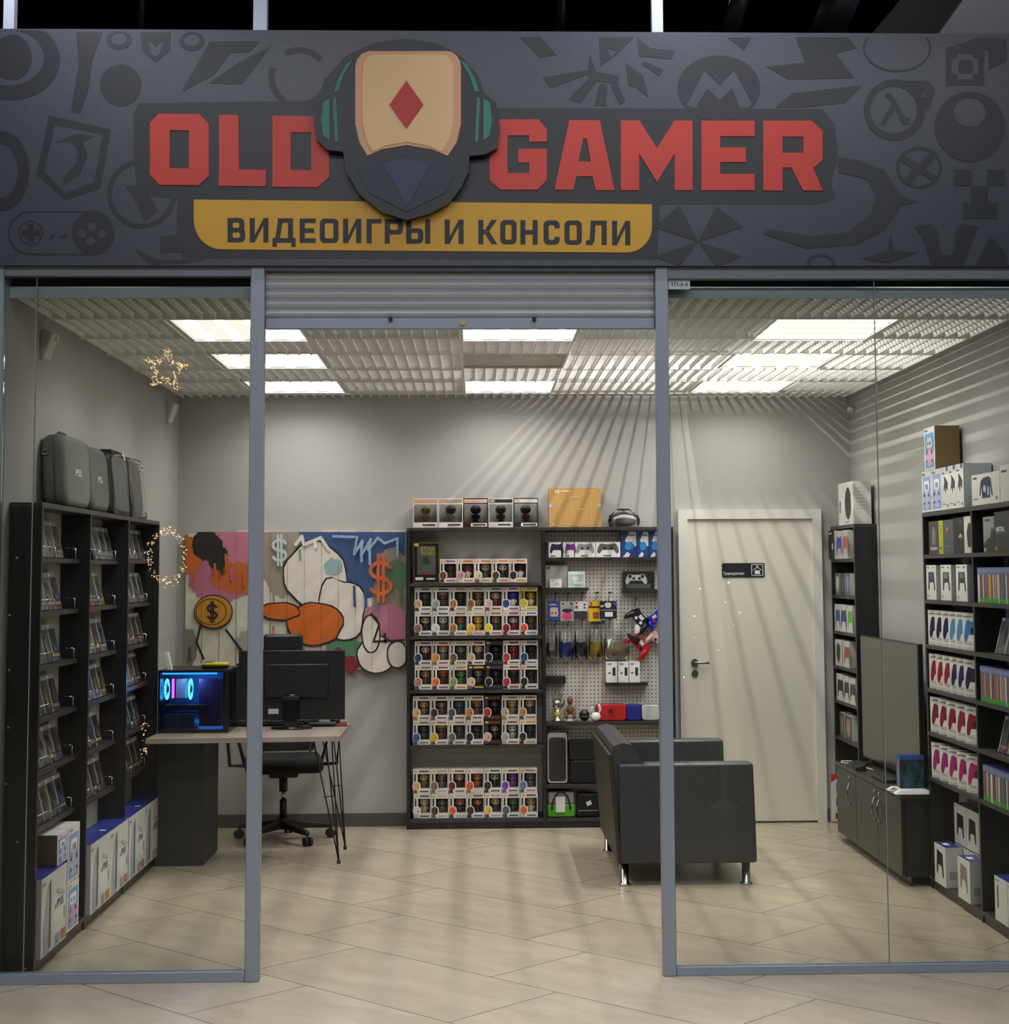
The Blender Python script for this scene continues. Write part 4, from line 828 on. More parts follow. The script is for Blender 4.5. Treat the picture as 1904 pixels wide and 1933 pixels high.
# --- boxed vinyl-style figures on the back unit
def pop(w, h, trim, cface, chead, cbody, band='#b9a06a', big=False):
    tm = M(trim, .4); b = B(); d = .09 if not big else .12; B0 = .0
    inn = M('#8f8a86' if big else '#5e5a56', .6) if trim != '#141214' else M('#2b282a', .5)
    wx0, wx1, wz0, wz1 = (w*.26, w*.96, h*.2, h*.80) if not big else (w*.03, w*.97, h*.18, h*.80)
    for q in ((0, 0, 0, w, d, wz0), (0, 0, wz1, w, d if not big else .006, h), (0, 0, wz0, wx0, d, wz1), (wx1, 0, wz0, w, d, wz1)): b.box(*q, tm)
    b.box(wx0, d-.01, wz0, wx1, d-.002, wz1, inn)
    f = lambda L, c, k: b.shape([L], lambda u, v, q: (u*w, -.0004*k, v*h), 0, M(c, .45))
    f([(.03, .84), (.97, .84), (.97, .96), (.03, .96)], band if big else '#cfcac2' if trim != '#141214' else '#2a2528', 1); f(circ(.16, .9, .11, 12, .045), '#c9a75a', 2); f([(.35, .87), (.9, .87), (.9, .94), (.35, .94)], band, 2)
    f([(.3, .03), (.96, .03), (.96, .15), (.3, .15)], '#d9d4cc' if trim != '#141214' else '#3a3336', 1); f([(.38, .06), (.9, .06), (.9, .12), (.38, .12)], band if not big else '#3a3a3c', 2)
    if not big:
        f(blob(.2, .30, .24, .2, 3, amp=.05), '#e5e0d8', 3); f(blob(.19, .30, .2, .17, 3, amp=.05), cface, 4); f(circ(.26, .29, .035, 8, .028), '#16120f', 5); f([(0.02, .02), (.26, .02), (.22, .14), (.02, .14)], cbody, 4); f([(.07, .46), (.16, .46), (.16, .8), (.07, .8)], '#1e1b1a' if trim != '#141214' else '#3c3336', 2)
    return b, (wx0+wx1)/2, wz0, d
def figure(s, head, body, parent, x, z, y=.045, hair=None):
    b = B(); hm = M(head, .4); bm_ = M(body, .5)
    b.ell((x, y, z+.068*s), (.029*s, .024*s, .025*s), hm, 12, 7); b.ell((x, y, z+.03*s), (.014*s, .012*s, .02*s), bm_, 10, 6)
    for q in (-1, 1):
        b.cyl((x+q*.008*s, y, z+.001), (x+q*.007*s, y, z+.02*s), .007*s, bm_, 8); b.ell((x+q*.018*s, y, z+.03*s), (.006*s, .006*s, .014*s), bm_, 8, 5); b.ell((x+q*.012*s, y-.022*s, z+.068*s), (.005*s, .003*s, .006*s), M('#100e0d', .2), 8, 5)
    if hair: b.ell((x, y+.003, z+.078*s), (.031*s, .025*s, .02*s), M(hair, .6), 12, 6)
    return b.obj('figurine', parent)
W_, K_ = '#cfcbc6', '#141214'
CNM = {}
ROWS = [ # (row word, z, x list start, n, data[(trim, face, head, body, band, word)])
 ('upper row of the second shelf', 1.242+.1585, 782.5, [(W_, '#c9a084', '#4a4a44', '#2a2a2a', '#3a4a5a', 'grey headed'), (W_, '#9a97a0', '#8a3a30', '#57575a', '#3a4a5a', 'lilac faced'), (W_, '#a9663f', '#3a2f28', '#222222', '#8a7a6a', 'brown hatted'), (W_, '#8a5a2a', '#6a5a2a', '#7a7428', '#777777', 'long eared brown'),
   (W_, '#c9b8b8', '#b9a094', '#8a2f2f', '#2f4a3a', 'red capped'), (W_, '#22398a', '#2a3f8a', '#dcdcdc', '#8a3a6a', 'dark blue'), ('#b9a53c', '#c9b52a', '#b59a2a', '#c9c9c0', '#8a8a2a', 'yellow framed')]),
 ('lower row of the second shelf', 1.242, 782.5, [(W_, '#8a6a5a', '#b9a27a', '#333333', '#3a4a5a', 'dark haired'), (W_, '#c3bebc', '#b9b5a8', '#4a4a44', '#3a4a5a', 'white haired'), (W_, '#b5643a', '#9a5a3a', '#3a6a5a', '#8a6a5a', 'orange haired'), (W_, '#e0a82a', '#d4b52a', '#c9a02a', '#c98a8a', 'yellow eared'),
   (W_, '#d9c62a', '#8a7a5a', '#3a3a3a', '#a93a2a', 'bright yellow haired'), (W_, '#8a1f22', '#c3beb9', '#7a2020', '#8a3a6a', 'red and black'), (W_, '#c9502a', '#6a4a2a', '#4a3a2a', '#3a7aa9', 'orange capped')]),
 ('upper row of the third shelf', .892+.1585, 782.6, [(W_, '#2a3a5a', '#c9a48a', '#2a2a2a', '#2a3f6a', 'dark blue masked'), (W_, '#d4922a', '#9a9a94', '#6a6a6a', '#8a2a2a', 'orange yellow'), (W_, '#6a4a3a', '#6f7f62', '#3a3a34', '#7a8a3a', 'brown and olive'), (W_, '#c9a080', '#c4a184', '#2a3a34', '#7a2222', 'pale faced'),
   (K_, '#1c1a1c', '#39363a', '#29272a', '#3a3438', 'black boxed'), (W_, '#a93a36', '#8a2a4a', '#7a2222', '#3a3a3a', 'red masked'), (W_, '#2a4a7a', '#1c1a1c', '#2c2a2c', '#4a5a5a', 'blue masked')]),
 ('lower row of the third shelf', .892, 782.6, [(W_, '#b9806a', '#b07a66', '#4a4a44', '#5a7a4a', 'tan faced'), (W_, '#d4622a', '#7a4a3a', '#5a2a22', '#7a4a5a', 'glowing orange'), (W_, '#8aa04a', '#5a8a4a', '#4a6a3a', '#c9622a', 'green skinned'), (K_, '#c9a884', '#8a8a88', '#5a5a58', '#c9b52a', 'grey headed black boxed'),
   (K_, '#1c1a1c', '#3c3a40', '#29272a', '#3a3448', 'black boxed'), (W_, '#a92a3a', '#2a1c22', '#2a1c22', '#7a2a2a', 'crimson and black'), (W_, '#22201f', '#2a2826', '#2a2826', '#3a3a3a', 'black masked')]),
 ('upper row of the fourth shelf', .536+.1585, 779.5, [(W_, '#c9a070', '#b98a66', '#7a6a5a', '#4a5a5a', 'sandy haired'), (W_, '#3a2a22', '#8a7a6a', '#5a5248', '#4a4a4a', 'dark curly haired'), (W_, '#3a4a6a', '#4a5a6a', '#3a3a3a', '#4a4a4a', 'slate blue'), (W_, '#c97a3a', '#8a5a4a', '#6a4a3a', '#5a4a4a', 'orange furred'),
   (K_, '#a9221f', '#5a5052', '#2a2426', '#7a2222', 'red faced black boxed'), (W_, '#c9a890', '#a99a6a', '#8a7a52', '#6a5a4a', 'black haired pale faced'), (W_, '#b07a50', '#b9a08c', '#3a3a3a', '#7a4a3a', 'brown bearded')]),
 ('lower row of the fourth shelf', .536, 779.5, [(W_, '#3a5aa0', '#3a4a4a', '#3a4a44', '#7a6a5a', 'blue helmeted'), (W_, '#c9a22a', '#5a4a3a', '#6a3a2a', '#7a5a4a', 'golden masked'), (W_, '#6a6058', '#5a5a5a', '#4a4a4a', '#6a6a5a', 'grey helmeted'), (W_, '#28262a', '#3a3a3c', '#2a2a2c', '#6a6a5a', 'black cloaked'),
   (K_, '#c9a088', '#b5a088', '#4a3a3a', '#7a2222', 'bald headed black boxed'), (W_, '#a0a0a4', '#c3c0c0', '#9a9a9c', '#8a2f2f', 'white robot like'), (W_, '#2a2628', '#4a4448', '#2a2628', '#b59a3a', 'white winged black')]),
 ('upper row of the lowest shelf', .065+.1585, 779.5, [(W_, '#c9a070', '#b99a62', '#6a5a3a', '#4a4a3a', 'blond boy'), (W_, '#8a6a5a', '#7a6a62', '#6a6a66', '#a9a29a', 'round glasses'), (W_, '#6a2226', '#a9988c', '#3a2a24', '#6a5a4a', 'dark red hooded'), (W_, '#c9502a', '#a9693a', '#9a5a2a', '#c9c0b8', 'flame orange'),
   (W_, '#22302a', '#8a9a80', '#2a2a2a', '#4a4a44', 'black and green'), (W_, '#7a3aa0', '#8a3aa0', '#7a3a8a', '#5a5a4a', 'purple'), (W_, '#5a7aa9', '#5a5a6a', '#5a5a62', '#8a6a6a', 'long eared blue')]),
 ('lower row of the lowest shelf', .065, 780.5, [(W_, '#c9c6c0', '#b5b58a', '#a9a580', '#4a4a44', 'pale white haired'), (W_, '#4a3a32', '#6a6a5a', '#5a5a4a', '#a9a29a', 'dark haired spectacled'), (W_, '#d4622a', '#a9705a', '#3a3a44', '#a9a29a', 'ginger haired'), (W_, '#4a2c22', '#b9783a', '#2a2a2a', '#6a5a4a', 'long brown haired'),
   (W_, '#d4b04a', '#a9a284', '#3a3c3a', '#a98a9a', 'yellow blond'), (W_, '#5a5a6a', '#4a7a4a', '#3a4a3a', '#4a4a44', 'grey and green'), (W_, '#c9603a', '#b5906a', '#b9b0a8', '#5a4a4a', 'orange quiffed')])]
YPB = 10.90
for row, z, px, data in ROWS:
    x = on('Y', YPB, px, 1300).x
    for i, (tr_, fc, hd, bd, band, word) in enumerate(data):
        b, fx, fz, d = pop(.1125, .157, tr_, fc, hd, bd, band); o = b.obj('figure_box', None, (x+i*.1155, YPB, z+EPS))
        tag(o, 'boxed %s figure, %s from left, %s' % (word, ORD[i], row.replace(' of the ', ' of ').replace('shelf', 'back shelf')), 'figure box', 'small figure boxes on the back unit')
        figure(1, hd, bd, o, fx, fz, hair=fc if i % 2 else None)
x = on('Y', YPB, 830, 1080).x
for i, (fc, hd, bd, band, word) in enumerate([('#6a3a22', '#4a2a22', '#3a2a2a', '#8a4a8a', 'brown bald headed'), ('#c98a92', '#8a2f2f', '#c9c0b8', '#c9702a', 'red pointed'), ('#d9c0a8', '#b9a490', '#5a5a58', '#c9702a', 'pale face'), ('#3a3634', '#b9b4ae', '#3a3634', '#c9702a', 'black and white dog like'), ('#2a1f1a', '#1f1c1c', '#c9c6c0', '#c9702a', 'small black and white bird like')]):
    b, fx, fz, d = pop(.112, .155, '#d8cfc6', fc, hd, bd, band); o = b.obj('figure_box', None, (x+i*.1152, YPB, 1.587)); tag(o, 'boxed %s figure, %s from left, first open shelf' % (word, ORD[i]), 'figure box', 'small figure boxes on the first shelf'); figure(1, hd, bd, o, fx, fz)
x = on('Y', YPB, 779.5, 970).x
for i, (tr_, hd, bd, band, word) in enumerate([('#d8cfcc', '#8a7a4a', '#9a8450', '#c99a7a', 'white box with a bronze figure'), ('#d8cfcc', '#3a3836', '#a9a8a2', '#a98a82', 'white box with a silver and black figure'), ('#3a0f14', '#1c1a1c', '#222124', '#c9a9a4', 'dark red box with a black figure'),
        ('#c9c9c6', '#3a3c3e', '#4a4c4e', '#2a2a2a', 'white and black box with dark grey figure'), ('#2a2c2a', '#4a4440', '#8a5a50', '#c9c9c4', 'black box with a brown and red figure')]):
    b, fx, fz, d = pop(.162, .193, tr_, '#000000', hd, bd, band, True); o = b.obj('figure_box', None, (x+i*.1655, YPB, 1.9485)); tag(o, 'large %s, %s from left atop the back unit' % (word, ORD[i]), 'figure box', 'large figure boxes on top of the back unit')
    figure(1.25, hd, bd, o, fx, fz, .06); B().box(.006, .002, .036, .156, .004, .153, FILM()).obj('window', o)
b = Carton(.17, .262, .1, M('#141312', .35), M('#141312', .4), M('#141312', .4)); b.a([(.0, 0), (1, 0), (1, 1), (0, 1)], '#8a7a1a', .4, [(.015, .01), (.985, .01), (.985, .99), (.015, .99)])
b.r(.15, .2, .86, .92, '#4a484a'); b.t('STAR', .28, .80, .85, .9, '#8a851f', .03); b.t('WARS', .28, .69, .85, .79, '#8a851f', .03); b.a(circ(.12, .95, .1, 12, .04), '#c9b85a'); b.a(blob(.5, .55, .14, .1, 4), '#2c2b2e'); b.a(blob(.48, .36, .16, .1, 6), '#2d5a40'); b.r(.36, .22, .62, .3, '#7a2a26'); b.r(.08, .07, .38, .14, '#c9c9c6'); b.r(.5, .08, .84, .12, '#c9c9c6')
b.put('figure_box', 'tall black box with yellow edging reading STAR WARS on the first open shelf', 'figure box', (on('Y', YPB, 780, 1080).x, YPB, 1.587))

# --- pegboard side
YPG = 10.90
b = Carton(.345, .257, .1, M('#b98f52', .7), M('#a98149', .7)); b.t('C3', .11, .88, .2, .95, '#e3dccb', .05); b.r(.23, .91, .42, .94, '#d6c8a8'); b.r(.74, .91, .88, .93, '#c9b48a')
L = rrect(.2, .05, .82, .72, .14, 6); b.a(L, '#cba873', .6, [(.51+(x-.51)*.97, .385+(y-.385)*.97) for x, y in L]); b.a(circ(.03, .55, .035, 16, .05), '#8fc0d6'); b.a(circ(.97, .55, .03, 16, .05), '#8fc0d6'); b.r(.55, .44, .66, .46, '#e0d6c4'); b.a([(.4, .72), (.42, .78), (.58, .78), (.6, .72), (.58, .72), (.57, .755), (.43, .755), (.42, .72)], '#d1b183'); b.r(.06, .04, .1, .1, '#d6c8a8')
b.put('cardboard_carton', 'plain brown cardboard carton with C3 print on top of the back unit', 'carton', (.498, YPG, 1.9485))
t = thing('virtual_reality_headset', 'white headset in a clear plastic bag beside the brown carton on the back unit', 'headset', (1.0, 10.94, 1.9485))
b = B(); b.ell((0, 0, .042), (.085, .04, .04), M('#d9d9dc', .35), 20, 10); b.ell((0, -.02, .04), (.07, .03, .028), M('#c3c4c9', .3), 16, 8); b.obj('visor', t)
b = B(); b.tube([(-.085+.0, 0, .04), (-.07, .05, .07), (0, .06, .1), (.07, .05, .07), (.085, 0, .04)], .01, M('#3a3a3d', .5), 8); b.obj('strap', t)
b = B(); rn = random.Random(5); rs = [[b.v((r_*1.0*cos(2*pi*i/18)*(1+rn.uniform(-.06, .06)), .5*r_*sin(2*pi*i/18)*(1+rn.uniform(-.06, .06)), z+rn.uniform(-.003, .003))) for i in range(18)] for r_, z in ((.095, .003), (.105, .03), (.1, .07), (.06, .108), (.03, .12))]
b.skin(rs, FILM(), True, False); b.obj('plastic_bag', t)
# small ledges on the pegboard
def ledge(x0, x1, z, label, y=10.90, th=.02): tag(B().box(x0, y, z-th, x1, 10.989, z, M('#1e1d1e', .5), .001, 1).obj('wall_ledge'), label, 'ledge', 'small black ledges on the pegboard')
ledge(.472, 1.29, 1.748, 'wide black ledge under the row of controller cartons at the pegboard top', th=.022)
ledge(.472, .755, 1.55, 'short black ledge holding the pale small boxes on the pegboard')
ledge(.98, 1.29, 1.535, 'black ledge holding the black gamepad carton on the pegboard')
ledge(.862, 1.14, .928, 'black ledge holding three small white battery boxes on the pegboard')
tag(B().box(.472, 10.93, .923, .602, 10.988, .972, M('#131214', .5), .002).obj('black_bar'), 'short black rectangular bar fixed to the lower left of the pegboard', 'bar')
for i, (x0, x1, fc, c, word) in enumerate([(.474, .577, '#dcdad6', '#1b2238', 'dark navy'), (.581, .662, '#dcdad6', '#6a2a7a', 'purple and green'), (.667, .803, '#e0dfdc', '#8a8c92', 'pale grey'), (.806, .968, '#e0dfdc', '#54575c', 'dark grey')]):
    w = x1-x0; b = Carton(w, .1, .05, M(fc, .4), M('#1c2340', .4)); a = .1 if i > 1 else .38
    if i < 2: b.r(0, 0, .2 if i == 0 else .1, 1, '#1c2340')
    b.a(gp(.5 if i > 1 else .72, .6, .78, .85), c); b.r(.3, .06, .62, .14, '#5a5a5e')
    if i > 1:
        for q in (.36, .64): b.a(circ(q, .6, .06, 10, .08), '#1d1d20')
    if i == 1: b.a(blob(.34, .35, .1, .18, 8), '#4a9a4a')
    b.put('controller_box', 'small white box with %s gamepad print, %s from left on top ledge' % (word, ORD[i]), 'box', (x0, YPG+.015, 1.749), 0, 'boxes on the top pegboard ledge')
for i, (x0, x1) in enumerate([(.973, 1.075), (1.079, 1.155), (1.159, 1.235)]):
    b = Carton(x1-x0, .175, .05, M('#1f3f80', .4), M('#16305f', .4)); b.a([(.25, .6), (.55, .95), (1, .95), (1, .4), (.8, .42)], '#d6d6d4'); b.a(blob(.55, .42, .3, .16, i+2), '#2a86c9'); b.a([(.1, 0), (.4, .2), (.6, .12), (.5, 0)], '#cfd3d8'); b.r(.45, .8, .9, .84, '#3a3a3e'); b.r(0, .95, 1, 1, '#77808a')
    b.put('headset_accessory_box', 'tall blue and white accessory box, %s of three on the top pegboard ledge' % ['left', 'middle', 'right'][i], 'box', (x0, YPG+.02, 1.749), 0, 'blue accessory boxes on the pegboard')
Carton(.145, .145, .055, M('#8f8f8d', .5), M('#77787a', .5), M('#2a2a2b', .5)).r(.04, .84, .2, .95, '#6a1f20').put('grey_carton', 'larger plain grey box with red corner patch on the pegboard', 'box', (.474, 10.925, 1.551))
b = Carton(.078, .055, .02, M('#dcdbd8', .45)); b.a(blob(.6, .4, .22, .16, 4), '#b9b7b4'); b.r(.1, .78, .3, .86, '#55555a'); b.put('earbuds_box', 'tiny white box in front of the plain grey box on the pegboard', 'box', (.500, 10.902, 1.551))
b = Carton(.11, .105, .05, M('#e0dfdc', .4)); b.r(.06, .06, .94, .82, '#9fc3c9'); b.a(blob(.5, .2, .4, .12, 4), '#a8c99f'); b.a(blob(.42, .55, .22, .14, 5), '#e3d6d3'); b.a(blob(.6, .3, .3, .08, 6), '#dfe3dc'); b.put('accessory_box', 'white box with a pastel green picture on the short pegboard ledge', 'box', (.622, 10.903, 1.551))
b = Carton(.205, .12, .07, M('#17181a', .4), M('#101112', .4)); b.a(gp(.42, .58, .62, .72), '#a9abae', .3); b.r(.08, .05, .88, .3, '#45474b')
for q in ((.22, .72), (.62, .72), (.34, .6), (.52, .6)): b.a(circ(q[0], q[1], .06 if q[1] > .65 else .045, 10, .1 if q[1] > .65 else .08), '#17181a')
b.put('gamepad_box', 'black box with silver gamepad print on the right pegboard ledge', 'box', (.985, 10.91, 1.536))
for i, x in enumerate((.866, .945, 1.015)):
    b = Carton(.074, .135, .03, M('#dedddb', .4)); b.r(.58, .32, .84, .72, '#2c2c30'); b.r(.2, .42, .42, .48, '#2c2c30'); b.r(.14, .86, .5, .92, '#77777c'); b.put('battery_box', 'small white battery box, %s of three on the lower pegboard ledge' % ['left', 'middle', 'right'][i], 'box', (x, 10.915, .929), 0, 'battery boxes on the pegboard')
# hooks and hanging packets
hook = M('#171718', .4)
def peghook(x, z, ln=.075):
    b = B(); b.tube([(0, 0, 0), (-.004, -.02, -.004), (-.018, -ln, -.052), (-.018, -ln-.006, -.045)], .0022, hook, 6); b.cyl((-.014, -.001, 0), (.014, -.001, 0), .003, hook, 6); return b
HX = [(.534, 1.514), (.62, 1.514), (.71, 1.516), (.805, 1.518), (.892, 1.518)]
pk = [('#2a3c84', 'blue', 'cassette print'), ('#9a9a98', 'clear and pink', 'pink thumb grips'), ('#c9c6c4', 'white and black', 'black thumb grips'), ('#d6a514', 'yellow', 'memory card'), ('#1b1d2c', 'black and navy', 'white adapter print')]
hp = None
for j, (zz, nm) in enumerate(((0, 'upper'), (-.175, 'lower'))):
    for i, (x, z) in enumerate(HX):
        lab = 'thin black peg hook, %s from left in the %s pegboard hook row' % (ORD[i], nm); loc = (x+.012, 10.989, z+zz)
        if hp is None: hp = peghook(x, z).obj('peg_hook', None, loc); tag(hp, lab, 'hook', 'peg hooks on the pegboard')
        else: o = hp.copy(); COL.objects.link(o); o.location = loc; o['label'] = lab
o = hp.copy(); COL.objects.link(o); o.location = (1.075, 10.989, 1.475); o['label'] = 'thin black peg hook holding the black and white gamepad shells'
for i, (c, w1_, w2_) in enumerate(pk):
    w = [.082, .085, .088, .082, .112][i]; x = HX[i][0]-.012-w/2+.004; z0 = [1.337, 1.334, 1.344, 1.328, 1.345][i]; h = 1.46-z0
    b = Carton(w, h, .008, M(c, .4))
    if i == 0: b.a(rrect(.2, .2, .84, .68, .06), '#b9a6a0'); b.a(circ(.36, .38, .09, 10, .07), '#a93a30'); b.a(circ(.64, .38, .09, 10, .07), '#a93a30'); b.r(.1, .8, .7, .85, '#c9c9d6')
    if i == 1: b.a(blob(.5, .25, .42, .2, 4), '#d44468'); b.a(blob(.5, .52, .4, .1, 5), '#26262a'); [b.a(circ(q, .88, .08, 10, .05), '#1f1f22') for q in (.2, .85)]
    if i == 2: b.r(0, 0, 1, .45, '#2e2d2e'); [b.a(circ(q[0], q[1], .09, 10, .05), '#232326') for q in ((.2, .9), (.8, .82), (.8, .64))]; b.r(.1, .6, .3, .76, '#a92a44')
    if i == 3: b.r(0, .66, 1, .76, '#2a2416'); b.a(rrect(.34, .15, .8, .45, .05), '#4a4a40'); b.r(.42, .22, .7, .38, '#b5502a'); b.r(.1, .8, .28, .95, '#b92a1c')
    if i == 4: b.a(blob(.5, .78, .2, .16, 3), '#c3c3c3'); b.a(circ(.14, .72, .12, 10, .06), '#c9b86a'); b.r(.06, .48, .94, .5, '#d6d6d6'); b.r(.3, .12, .76, .38, '#d9d9d9'); b.a(circ(.9, .85, .1, 10, .1), '#3a50a0')
    b.put('hanging_packet', '%s hanging packet with %s on the pegboard' % (w1_, w2_), 'packet', (x, 10.915-.006*(i == 4), z0), 0, 'packets hanging on the upper hook row')
tag(Carton(.09, .02, .006, M('#2a3a78', .4)).obj('blue_packet_edge', None, (.772, 10.928, 1.31)), 'blue packet edge showing below the yellow memory card packet', 'packet')
bagc = [('#a9aaac', 'grey'), ('#2236a9', 'royal blue'), ('#1b1c1e', 'black'), ('#d4b01c', 'yellow'), ('#cfb88e', 'cream')]
for i, (c, word) in enumerate(bagc):
    x0, x1 = [(.478, .548), (.556, .655), (.660, .748), (.755, .848), (.855, 1.02)][i]; w = x1-x0; x = (x0+x1)/2; z0 = 1.072; h = .2; t = thing('accessory_bag', 'clear plastic bag with %s gamepad parts hanging on the pegboard' % word, 'bag', (x, 10.945, z0), 0, 'clear bags hanging on the lower hook row')
    rn = random.Random(i+3); b = B(); rs = [[b.v((w*.5*cx_*cos(2*pi*k/16)*(1+rn.uniform(-.05, .05)), cy_*sin(2*pi*k/16)+rn.uniform(-.002, .002), z)) for k in range(16)] for cx_, cy_, z in ((.9, .006, .0), (1, .026, .03), (1, .032, .08), (.96, .02, .14), (.85, .006, h))]; b.skin(rs, FILM(), True, False); b.obj('plastic_bag', t)
    b = B(); mm = M(c, .35)
    b.shape([[(px_*w*.8, .072+pz*.15) for px_, pz in [(x_, y_) for x_, y_ in GPF]]], lambda u, v, d: (u, -.012+d, v), .022, mm); b.ell((w*.1, 0, .05), (w*.22, .014, .03), mm, 12, 7)
    if i == 3: b.ell((w*.2, -.012, .03), (w*.14, .008, .012), M('#1c1c1c', .4), 10, 6)
    if i == 0: b.ell((0, -.014, .04), (w*.28, .012, .03), M('#77797d', .3, .5), 12, 7)
    b.obj('gamepad_parts', t)
def gpad(label, c1_, c2_, x, z, ang, s=.15, y=10.935):
    t = thing('gamepad_shell', label, 'gamepad', (x, y, z)); t.rotation_euler = (0, R(ang), 0)
    b = B(); b.shape([[(u*s, v*s) for u, v in GPF]], lambda u, v, d: (u, -.012+d, v), .024, M(c1_, .35)); b.ell((-.42*s, 0, -.12*s), (.13*s, .022, .3*s), M(c1_, .35), 14, 8, Matrix.Rotation(R(14), 3, 'Y')); b.ell((.42*s, 0, -.12*s), (.13*s, .022, .3*s), M(c1_, .35), 14, 8, Matrix.Rotation(R(-14), 3, 'Y')); b.obj('shell', t)
    b = B()
    for q in (-1, 1): b.cyl((q*.15*s, -.012, -.02*s), (q*.15*s, -.024, -.02*s), .07*s, M(c2_, .4), 14)
    b.obj('thumb_sticks', t)
    B().box(-.12*s, -.0145, .08*s, .12*s, -.012, .24*s, M('#c9c9cc', .4)).obj('touch_pad', t)
gpad('black gamepad shell hanging tilted above a white one on the pegboard', '#141415', '#c9c9cc', 1.085, 1.335, 48)
tag(B().ell((0, 0, 0), (.028, .018, .055), M('#d3d3d4', .35), 14, 8).obj('grip_shell', loc=(1.083, 10.94, 1.262)), 'white grip shell under the tilted black gamepad', 'gamepad grip')
gpad('black and red gamepad shell hanging low on the pegboard', '#a31d1a', '#141415', 1.085, 1.17, 50); tag(B().ell((0, 0, 0), (.05, .015, .022), M('#151516', .4), 14, 8, Matrix.Rotation(R(30), 3, 'Y')).obj('grip_shell', loc=(1.05, 10.905, 1.222)), 'black grip shell over the red gamepad', 'gamepad grip')
gpad('blue and red gamepad shell half hidden behind the right door post', '#1a22b9', '#b91a22', 1.2, 1.34, -35, .125)
gpad('pale pink and black gamepad shell half hidden behind the right door post', '#c9a3a0', '#1a1a1a', 1.212, 1.2, 30, .13)
# lower shelf of the pegboard side
ZL = .679
t = thing('hand_sculpture', 'shiny silver upright hand sculpture on a small black stand', 'sculpture', (.545, 10.93, ZL)); sv = M('#b9b4a8', .18, .9)
b = B(); b.lathe((0, 0, 0), [(.034, 0), (.034, .006), (.03, .012), (.022, .02), (.018, .05), (.024, .075)], sv, 20); b.ell((0, 0, .105), (.03, .016, .036), sv, 14, 8)
for i, (dx, ln, tl) in enumerate(((-.024, .055, -.2), (-.009, .068, -.05), (.007, .064, .08), (.021, .05, .22))):
    p0 = Vector((dx, 0, .13)); p1 = p0+Vector((sin(tl)*ln*.55, -.004, ln*.55)); p2 = p1+Vector((sin(tl)*ln*.4, -.016, ln*.42)); b.tube([p0, p1, p2], .0068, sv, 10)
b.tube([(.024, -.006, .09), (.042, -.014, .115), (.044, -.022, .14)], .008, sv, 10); b.obj('hand', t)
B().lathe((0, 0, 0), [(.012, .022), (.0205, .024), (.0205, .06), (.015, .062)], M('#b5a02c', .35), 16).obj('gilded_band', t); 
t = thing('wooden_figurine', 'small brown seated wooden figurine on a round white base', 'figurine', (.628, 10.92, ZL)); wd = mixnoise('carved_wood', '#5a3a22', '#7d5434', 40, .6, (1, 1, .3), bump=.4)
B().lathe((0, 0, 0), [(.04, 0), (.04, .008), (.038, .014)], M('#b9b9b6', .5), 24).obj('stand', t)
b = B(); b.ell((0, 0, .135), (.02, .017, .03), wd, 12, 8); b.ell((0, 0, .075), (.024, .018, .032), wd, 12, 8)
for q in (-1, 1): b.tube([(q*.02, 0, .09), (q*.034, -.01, .06), (q*.018, -.025, .045)], .007, wd, 8); b.tube([(q*.01, -.005, .05), (q*.03, -.03, .05), (q*.022, -.034, .018)], .008, wd, 8)
b.obj('body', t)
b = B(); b.ell((0, 0, .038), (.034, .03, .038), M('#131314', .3), 16, 10); b.box(-.022, -.031, .02, .022, -.024, .036, M('#202022', .4), .004)
put(b, 'black_helmet', 'small glossy black round helmet ornament beside the wooden figurine', 'ornament', loc=(.722, 10.92, ZL+.0005))
t = thing('white_ornament', 'small plain white ornament with two upright prongs before the red case', 'ornament', (.795, 10.895, ZL)); wh = M('#e0dfdc', .4)
b = B(); b.ell((0, 0, .03), (.033, .024, .03), wh, 16, 10)
for q in (-1, 1): b.tube([(q*.022, 0, .05), (q*.03, 0, .075), (q*.024, 0, .1), (q*.018, 0, .11)], .0075, wh, 8)
b.obj('body', t)
def pouch(x0, x1, z, h, c, label, logo=False, d=.06, y=10.925, z2='#141416'):
    t = thing('zip_case', label, 'case', (x0, y, z), 0, 'zip cases on the back unit'); w = x1-x0
    b = B(); rs = [[b.v((w/2+(x_-w/2)*(w-2*i_)/w, yy, h/2+(z_-h/2)*(h-2*i_)/h)) for x_, z_ in rrect(0, 0, w, h, min(.02, h*.25), 5)] for yy, i_ in ((0, .006), (.004, .001), (.012, 0), (d, 0))]; b.skin(rs, M(c, .5)); b.obj('shell', t)
    b = B(); b.tube([(x_, d*.5, z_) for x_, z_ in rrect(-.001, .0025, w+.001, h+.001, min(.02, h*.25), 5)], .0025, M(z2, .6), 6, True); b.obj('zip', t)
    if logo:
        b = B(); f = lambda u, v, q: (u, -.0006, v); cx_ = w*.48
        b.shape([rrect(cx_-.013, h*.44, cx_-.001, h*.72, .004)], f, 0, M('#3a0d0e', .5)); b.shape([rrect(cx_+.001, h*.44, cx_+.013, h*.72, .004), circ(cx_+.007, h*.56, .003, 10)], f, 0, M('#3a0d0e', .5))
        b.text('SWITCH', cx_-.02, h*.34, cx_+.02, h*.39, f, M('#3a0d0e', .5), .01); b.obj('logo_print', t)
pouch(.80, .998, ZL, .108, '#b9201c', 'bright red zip case with dark logo on the pegboard shelf', True)
pouch(1.0, 1.096, ZL, .105, '#20267f', 'dark blue zip case between the red and the white one'); pouch(1.1, 1.22, ZL, .103, '#c3c3c0', 'white zip case partly behind the right door post')
